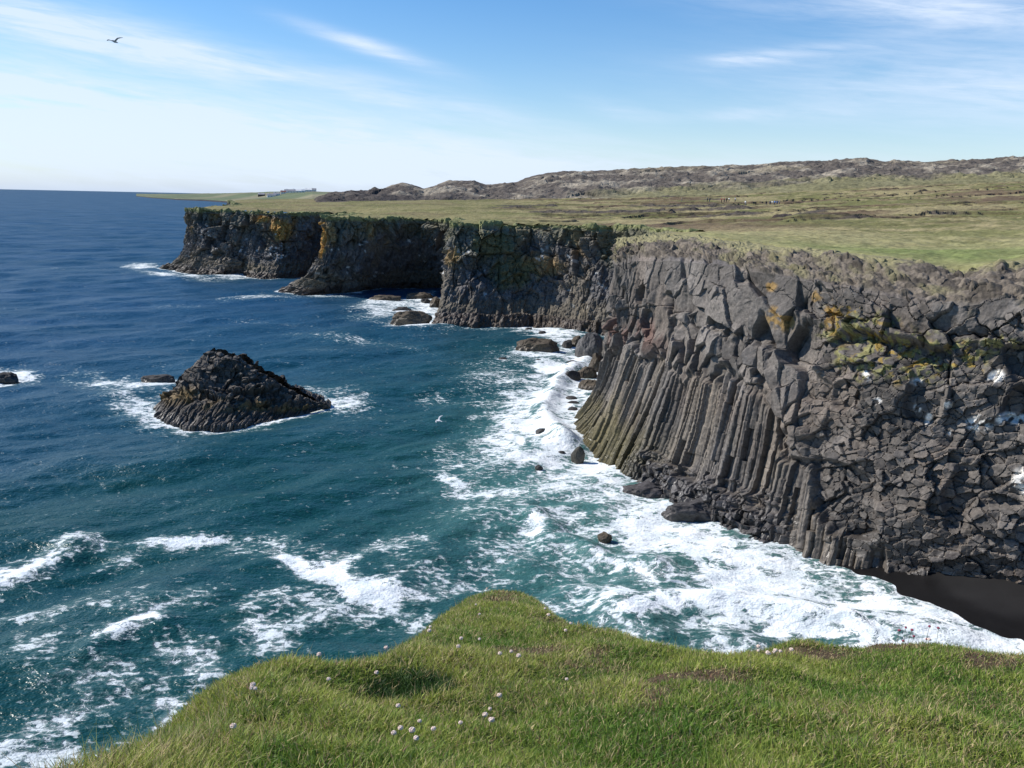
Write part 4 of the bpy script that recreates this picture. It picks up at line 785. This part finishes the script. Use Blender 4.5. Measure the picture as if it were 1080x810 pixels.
WHERE = [ # clumps: label pattern, indices into FLW
 ('pale thrift flower on the tip of the grassy nose, {} of three from the left', [0, 1, 2]),
 ('pale thrift flower on the seaward brink above the dark tuft, {} of four', [3, 4, 5, 6]),
 ('pale thrift flower in the pair on open turf between dark tuft and nose, {} one', [7, 8]),
 ('pale thrift flower beside the bare soil of the nose, {} of four going inland', [9, 10, 11, 12]),
 ('pale thrift flower landward of the dark tuft, {} of two', [13, 14]),
 ('pale thrift flower just below the dark grass tuft, {} of seven from the left', [15, 16, 17, 18, 19, 20, 21]),
 ('pale thrift flower on short turf landward of the dark tuft, {} of three', [22, 23, 24]),
 ('pale thrift flower on the seaward flank of the nose, {} going outward', [25, 26, 27]),
 ('pale thrift flower at the notch on the landward side of the nose, {} one', [28, 29]),
 ('pale thrift flower in the dry straw clump at the seaward corner, {} of four', [30, 31, 32, 33]),
 ('white thrift flower in the tight cluster of six on the brow, {} one', [34, 35, 36, 37, 38, 39]),
 ('white thrift flower on the brow beside the cluster of six, {} of two', [40, 41]),
 ('pale thrift flower on the landward flank of the nose, {} going inland', [42, 43, 44]),
 ('lone pale thrift flower below the rose pink clump on the brow', [45]),
 ('lone pale thrift flower on the middle of the nose among brown turf', [46])]
ORD = ['first', 'second', 'third', 'fourth', 'fifth', 'sixth', 'seventh']
rsf = np.random.RandomState(9)
for pat, ids in WHERE:
    for k, i in enumerate(ids):
        x, y = FLW[i]; zz = float(fz(np.array([x]), np.array([y]))[0][0])
        flower('thrift_flower', (x, y, zz), .05+.02*rsf.rand(), .0062+.0035*rsf.rand(), M_PET, pat.format(ORD[k]), 'thrift flowers in the clifftop grass', rsf)
for k, (x, y) in enumerate(FLR):
    zz = float(fz(np.array([x]), np.array([y]))[0][0])
    flower('thrift_flower', (x, y, zz), .11+.05*rsf.rand(), .0062+.002*rsf.rand(), M_ROSE, 'tall rose pink thrift flower on the brow against the foam, %s of eight' % (ORD+['eighth'])[k], 'rose pink thrift flowers on the brow', rsf)

# ------------------------------------------------------------------ living figures grown with a skin
def skin(name, pts, edges, radii, material, parent=None, sub=1, root=0):
    me = bpy.data.meshes.new(name); me.from_pydata(pts, edges, []); me.update()
    o = bpy.data.objects.new(name, me); COL.objects.link(o)
    md = o.modifiers.new('s', 'SKIN'); md.use_smooth_shade = True
    for i, r in enumerate(radii):
        r = r if isinstance(r, tuple) else (r, r); me.skin_vertices[0].data[i].radius = r
        me.skin_vertices[0].data[i].use_root = (i == root)
    s = o.modifiers.new('u', 'SUBSURF'); s.levels = sub; s.render_levels = sub
    dg = bpy.context.evaluated_depsgraph_get(); ev = o.evaluated_get(dg)
    m2 = bpy.data.meshes.new_from_object(ev); bpy.data.objects.remove(o); bpy.data.meshes.remove(me)
    m2.name = name; m2.materials.clear(); m2.materials.append(material)
    o = bpy.data.objects.new(name, m2); COL.objects.link(o)
    if parent: o.parent = parent
    return o
M_SKIN = plain('skin', (.45, .28, .2)); M_HAIR = plain('hair', (.05, .035, .025))
def person(loc, rz, jacket, trousers, label, stride=.12, armf=.1):
    t = empty('person', loc, rz)
    s = stride; a = armf
    J = {'pel': (0, 0, .93), 'chest': (0, .02, 1.3), 'neck': (0, .02, 1.48), 'chin': (0, .03, 1.56), 'head': (0, .02, 1.66), 'crown': (0, .01, 1.74),
         'lh': (-.1, 0, .88), 'lk': (-.11, s*.7, .48), 'la': (-.11, s, .08), 'lt': (-.12, s+.16, .04), 'rh': (.1, 0, .88), 'rk': (.11, -s*.3, .48), 'ra': (.11, -s, .08), 'rt': (.12, -s+.16, .04),
         'ls': (-.19, .02, 1.4), 'le': (-.25, -a, 1.12), 'lw': (-.24, -a+.14, .9), 'lf': (-.24, -a+.2, .8), 'rs': (.19, .02, 1.4), 're': (.25, a, 1.12), 'rw': (.24, a+.14, .9), 'rf': (.24, a+.2, .8)}
    K = list(J); E = [('pel', 'chest'), ('chest', 'neck'), ('neck', 'chin'), ('chin', 'head'), ('head', 'crown'), ('pel', 'lh'), ('lh', 'lk'), ('lk', 'la'), ('la', 'lt'), ('pel', 'rh'), ('rh', 'rk'), ('rk', 'ra'), ('ra', 'rt'), ('chest', 'ls'), ('ls', 'le'), ('le', 'lw'), ('lw', 'lf'), ('chest', 'rs'), ('rs', 're'), ('re', 'rw'), ('rw', 'rf')]
    Rr = dict(pel=.14, chest=.15, neck=.06, chin=.085, head=.10, crown=.07, lh=.09, rh=.09, lk=.06, rk=.06, la=.045, ra=.045, lt=.04, rt=.04, ls=.07, rs=.07, le=.048, re=.048, lw=.036, rw=.036, lf=.035, rf=.035)
    skin('body', [J[k] for k in K], [(K.index(p), K.index(q)) for p, q in E], [Rr[k] for k in K], M_SKIN, t)
    K2 = ['pel', 'chest', 'neck', 'ls', 'le', 'lw', 'rs', 're', 'rw']; E2 = [e for e in E if e[0] in K2 and e[1] in K2]
    skin('jacket', [J[k] for k in K2], [(K2.index(p), K2.index(q)) for p, q in E2], [Rr[k]*1.2+.01 for k in K2], jacket, t)
    K3 = ['pel', 'lh', 'lk', 'la', 'rh', 'rk', 'ra']; E3 = [e for e in E if e[0] in K3 and e[1] in K3]
    skin('trousers', [J[k] for k in K3], [(K3.index(p), K3.index(q)) for p, q in E3], [Rr[k]*1.12+.006 for k in K3], trousers, t)
    skin('hair', [(0, -.03, 1.62), (0, -.01, 1.72), (0, .0, 1.77)], [(0, 1), (1, 2)], [.085, .105, .07], M_HAIR, t)
    return tag(t, label, 'person', 'walkers on the distant pasture')
JK = {n: plain('cloth_'+n, c, .8) for n, c in dict(red=(.5, .05, .045), white=(.75, .73, .7), black=(.02, .02, .024), blue=(.06, .19, .48), tan=(.36, .29, .2), grey=(.16, .16, .17), navy=(.03, .045, .09)).items()}
PEOPLE = [('tan', 'grey', 'walker in pale tan top, farthest to the seaward end of the group on the pasture'),
 ('grey', 'black', 'walker in grey jacket, seaward one of the pair apart from the group'),
 ('black', 'navy', 'walker in black jacket, landward one of the pair apart from the group'),
 ('red', 'black', 'walker in red jacket on the pasture, seaward one of two in red'),
 ('red', 'navy', 'walker in red jacket with navy trousers, landward one of two in red'),
 ('black', 'black', 'walker all in black right beside the two in red'),
 ('white', 'black', 'walker in white top standing just behind the black clad one beside the red pair'),
 ('white', 'navy', 'walker in white top and navy trousers alone between the red and blue groups'),
 ('white', 'grey', 'walker in white top and grey trousers standing nearer, in front of the others'),
 ('black', 'black', 'dark walker between the white clad ones and the blue group'),
 ('black', 'navy', 'dark walker at the seaward edge of the blue jacket group'),
 ('navy', 'black', 'walker in navy jacket second from the seaward edge of the blue group'),
 ('white', 'tan', 'walker in white top in front of the blue jackets'),
 ('blue', 'black', 'walker in blue jacket, seaward one of two in blue'),
 ('blue', 'navy', 'walker in blue jacket with navy trousers, landward one of two in blue'),
 ('grey', 'black', 'walker in grey jacket at the landward end of the blue group')]
rp = random.Random(4)
for (x, y), (jk, tr, lb) in zip(PPL, PEOPLE):
    zz = float(gz(np.array([x]), np.array([y]))[0])
    far = float(ss(110, 190, math.hypot(x, y))*ss(-30, 40, x)); xa, ya = np.array([x]), np.array([y])
    zz += far*.75*float((scarp(xa, ya)-fbm(xa/58., ya/27., 201, 4)*3.1-.5)[0]) + float((.35*fbm(xa/6., ya/6., 211, 4)+.16*fbm(xa/1.1, ya/1.1, 213, 3))[0])-.05
    person((x, y, zz), rp.uniform(0, 6.28), JK[jk], JK[tr], lb, rp.uniform(.02, .2), rp.uniform(-.1, .2))

# ------------------------------------------------------------------ gulls
M_GULLW = plain('gull_white', (.78, .78, .76), .7, .08); M_GULLG = plain('gull_grey', (.42, .43, .45), .7, .15); M_BEAK = plain('beak', (.5, .3, .05))
def gull(loc, rx, ry, rz, label, raise_, under):
    t = empty('gull', loc, rz); t.rotation_euler = (rx, ry, rz)
    P = [(0, -.03, 0), (0, .14, .01), (0, .24, .02), (0, -.2, 0), (0, -.3, 0), (-.10, .05, .03), (-.34, .10, .03+raise_*.7), (-.66, -.04, .03+raise_*.9), (.10, .05, .03), (.34, .10, .03+raise_*.7), (.66, -.04, .03+raise_*.9), (-.50, .05, .03+raise_*.85), (.50, .05, .03+raise_*.85)]
    E = [(0, 1), (1, 2), (0, 3), (3, 4), (0, 5), (5, 6), (6, 11), (11, 7), (0, 8), (8, 9), (9, 12), (12, 10)]
    R = [(.075, .075), (.06, .06), (.045, .045), (.05, .035), (.055, .012), (.075, .02), (.07, .014), (.016, .006), (.075, .02), (.07, .014), (.016, .006), (.05, .01), (.05, .01)]
    skin('body', P, E, R, under, t, 2)
    skin('beak', [(0, .27, .015), (0, .315, .005)], [(0, 1)], [.014, .005], M_BEAK, t)
    return tag(t, label, 'gull', 'gulls in flight')
GG = gull(GULL[0], .1, .12, math.radians(165), 'gull gliding high in the sky above the sea horizon', .16, M_GULLG)
GG.scale = (.85,)*3
gull(GULL[1], .15, -.25, math.radians(70), 'white gull flying low over the teal water beside the surf', .16, M_GULLW)

# ------------------------------------------------------------------ farm buildings across the bay
M_WALLW = plain('white_wall', (.78, .77, .74), .8, .06, .2); M_ROOFG = plain('grey_roof', (.3, .29, .3), .7, .1, .2); M_ROOFR = plain('red_roof', (.22, .09, .07), .7, .1, .2); M_PANE = plain('window_pane', (.03, .04, .05), .2, .1); M_DWALL = plain('dark_wall', (.07, .06, .055), .8, .1, .2)
def house(x, y, z, L, W, Hh, roof, wall, label):
    t = empty('farm_building', (x, y, z), math.atan2(-x, y)+rp.uniform(-.25, .25))
    def box(a, b): return [(p, q, r_) for r_ in (a[2], b[2]) for q in (a[1], b[1]) for p in (a[0], b[0])], [(0, 2, 3, 1), (4, 5, 7, 6), (0, 1, 5, 4), (2, 6, 7, 3), (0, 4, 6, 2), (1, 3, 7, 5)]
    v = [(-L/2, -W/2, -3), (L/2, -W/2, -3), (L/2, W/2, -3), (-L/2, W/2, -3), (-L/2, -W/2, Hh), (L/2, -W/2, Hh), (L/2, W/2, Hh), (-L/2, W/2, Hh), (-L/2, 0, Hh+W*.38), (L/2, 0, Hh+W*.38)]
    w = new_mesh('wall', v, [(0, 1, 5, 4), (2, 3, 7, 6), (1, 2, 6, 9, 5), (3, 0, 4, 8, 7)], wall, t)
    o = .5; v = [(-L/2-o, -W/2-o, Hh-.2), (L/2+o, -W/2-o, Hh-.2), (L/2+o, 0, Hh+W*.38+.15), (-L/2-o, 0, Hh+W*.38+.15), (L/2+o, W/2+o, Hh-.2), (-L/2-o, W/2+o, Hh-.2)]
    v += [(a, b, c-.25) for a, b, c in v]
    rf = new_mesh('roof', v, [(0, 1, 2, 3), (3, 2, 4, 5), (6, 9, 8, 7), (9, 11, 10, 8), (0, 6, 7, 1), (5, 4, 10, 11), (0, 3, 9, 6), (3, 5, 11, 9), (1, 7, 8, 2), (2, 8, 10, 4)], roof, t)
    vb, fb = box((-L*.3, -.5, Hh+W*.3), (-L*.3+1., .5, Hh+W*.38+1.4)); new_mesh('chimney', vb, fb, wall, rf)
    nw = max(2, int(L/6))
    for k in range(nw):
        xx = -L/2+L*(k+.5)/nw; vb, fb = box((xx-.7, -W/2-.06, 1.), (xx+.7, -W/2+.05, 2.3)); new_mesh('window', vb, fb, M_PANE, t)
    return tag(t, label, 'farmhouse', 'farm buildings across the bay')
HS = [(16, 8, 4, M_ROOFG, M_DWALL, 'dark farm building, the one nearest the open sea on the far coast'), (20, 9, 4, M_ROOFG, M_WALLW, 'low white farmhouse on the far coast, first of three white ones by the shore'), (14, 8, 4, M_ROOFG, M_WALLW, 'small white farmhouse in the middle of the three shore farmhouses'),
 (12, 8, 4, M_ROOFR, M_WALLW, 'white farmhouse with reddish roof, third from the shore end of the far farms'), (26, 10, 4, M_ROOFG, M_WALLW, 'long white barn in the group below the far ridge, seaward one'), (24, 10, 4.5, M_WALLW, M_WALLW, 'white roofed long barn in the middle of the group below the far ridge'),
 (14, 9, 4.5, M_WALLW, M_WALLW, 'short white roofed barn next to the dark lava slope'), (22, 10, 5, M_WALLW, M_WALLW, 'white farmhouse up on the far ridge against the sky, seaward one'), (14, 10, 5, M_ROOFG, M_WALLW, 'white grey roofed house up on the far ridge against the sky, landward one')]
for q, a in zip(HOUSE, HS): house(q[0], q[1], max(coast_z(q[0], q[1]), 1.), *a)

# ------------------------------------------------------------------ camera
Hc, fpx, pitch, roll = CAM
p, a = math.radians(pitch), math.radians(roll)
Fw = Vector((0, math.cos(p), -math.sin(p))); U0 = Vector((0, math.sin(p), math.cos(p))); R0 = Vector((1, 0, 0))
Rv = R0*math.cos(a)+U0*math.sin(a); Uv = U0*math.cos(a)-R0*math.sin(a)
cam = bpy.data.cameras.new('camera'); co = bpy.data.objects.new('camera', cam); COL.objects.link(co)
co.matrix_world = Matrix(((Rv.x, Uv.x, -Fw.x, 0), (Rv.y, Uv.y, -Fw.y, 0), (Rv.z, Uv.z, -Fw.z, Hc), (0, 0, 0, 1)))
cam.sensor_width = 36; cam.lens = 36*fpx/1080; cam.clip_start = .1; cam.clip_end = 120000
sc.camera = co
# ------------------------------------------------------------------ light
SUN_AZ, SUN_EL = math.radians(-77), math.radians(41)      # azimuth from +y, negative = left
sd = Vector((math.sin(SUN_AZ)*math.cos(SUN_EL), math.cos(SUN_AZ)*math.cos(SUN_EL), math.sin(SUN_EL)))
sl = bpy.data.lights.new('sun', 'SUN'); sl.energy = 4.4; sl.angle = math.radians(.53); sl.color = (1., .955, .88)
so = bpy.data.objects.new('sun', sl); COL.objects.link(so); so.rotation_euler = (-sd).to_track_quat('-Z', 'Y').to_euler(); so.location = sd*100
w = bpy.data.worlds.new('World'); sc.world = w; w.use_nodes = True
k = NT(w.node_tree); w.node_tree.nodes.clear()
sky = k.n('ShaderNodeTexSky', sky_type='NISHITA', sun_disc=False, sun_elevation=SUN_EL, sun_rotation=SUN_AZ, altitude=20., air_density=1., dust_density=.1, ozone_density=3.)
gen = k.n('ShaderNodeTexCoord').outputs['Generated']
nrm = k.n('ShaderNodeVectorMath', {0: gen}, operation='NORMALIZE').outputs[0]
sx = k.n('ShaderNodeSeparateXYZ', {0: nrm}); dx, dy, dz = sx.outputs
azm = k.m('ARCTAN2', dx, dy); elv = k.m('ARCSINE', dz)
CL = [(-.52, .068, .42, .046, -.10, 1.3), (-.15, .048, .40, .034, -.12, .85), (.25, .030, .6, .022, 0., .55), (-.50, .160, .17, .024, -.14, .9), (-.36, .140, .22, .016, -.10, .42), (-.12, .105, .20, .014, -.16, .40), (-.16, .157, .07, .008, -.25, .9),
      (.46, .188, .20, .020, -.10, .85), (.52, .115, .26, .040, -.05, .65), (.26, .152, .05, .007, .04, 1.1), (.26, .095, .09, .007, .03, .42), (.115, .098, .04, .010, -.2, .35), (.34, .16, .05, .008, .1, .3), (1.5, .2, .6, .12, 0., .6), (-1.6, .2, .6, .12, 0., .6)]
tot = None
for (a0, e0, sa, se, ti, wt) in CL:
    u = k.m('SUBTRACT', azm, a0); v = k.m('SUBTRACT', k.m('SUBTRACT', elv, e0), k.m('MULTIPLY', u, ti))
    g = k.m('ADD', k.m('POWER', k.m('MULTIPLY', u, 1/sa), 2.), k.m('POWER', k.m('MULTIPLY', v, 1/se), 2.))
    g = k.m('MULTIPLY', k.m('EXPONENT', k.m('MULTIPLY', g, -1.)), wt)
    tot = g if tot is None else k.m('ADD', tot, g)
cvec = k.n('ShaderNodeCombineXYZ', {0: azm, 1: k.m('ADD', elv, k.m('MULTIPLY', azm, .10)), 2: 0.}).outputs[0]
st1 = k.noise(k.n('ShaderNodeMapping', {'Vector': cvec, 'Scale': (3.2, 22., 1.)}).outputs[0], 1.6, 7, .6, .6)
st2 = k.noise(k.n('ShaderNodeMapping', {'Vector': cvec, 'Scale': (9., 80., 1.), 'Rotation': (0, 0, .08)}).outputs[0], 1.3, 6, .65, .4)
pat = k.m('ADD', k.m('MULTIPLY', k.ramp(st1, .36, .66), .8), k.m('MULTIPLY', k.ramp(st2, .36, .66), .55))
cm = k.m('MULTIPLY', tot, k.m('ADD', pat, .22), clamp=True)
cm = k.m('MULTIPLY', cm, .85)
skc = k.n('ShaderNodeHueSaturation', {'Hue': .505, 'Saturation': 1.32, 'Value': 1.12, 'Fac': 1., 'Color': sky.outputs[0]}).outputs[0]
hz = k.m('MULTIPLY', k.m('EXPONENT', k.m('MULTIPLY', k.m('MAXIMUM', elv, 0.), -16.)), .86)
skc = k.mix(hz, skc, (3.9, 5.0, 7.0))
cl = k.mix(cm, skc, (6.0, 6.9, 8.3))
bg = k.n('ShaderNodeBackground', {0: cl, 1: .1}); wo = k.n('ShaderNodeOutputWorld', {0: bg.outputs[0]})
sc.view_settings.view_transform = 'Standard'; sc.view_settings.look = 'None'; sc.view_settings.exposure = .4; sc.view_settings.gamma = 1.
sc.cycles.use_denoising = True
sc.cycles.max_bounces = 6; sc.cycles.diffuse_bounces = 3; sc.cycles.glossy_bounces = 3; sc.cycles.caustics_reflective = False; sc.cycles.caustics_refractive = False
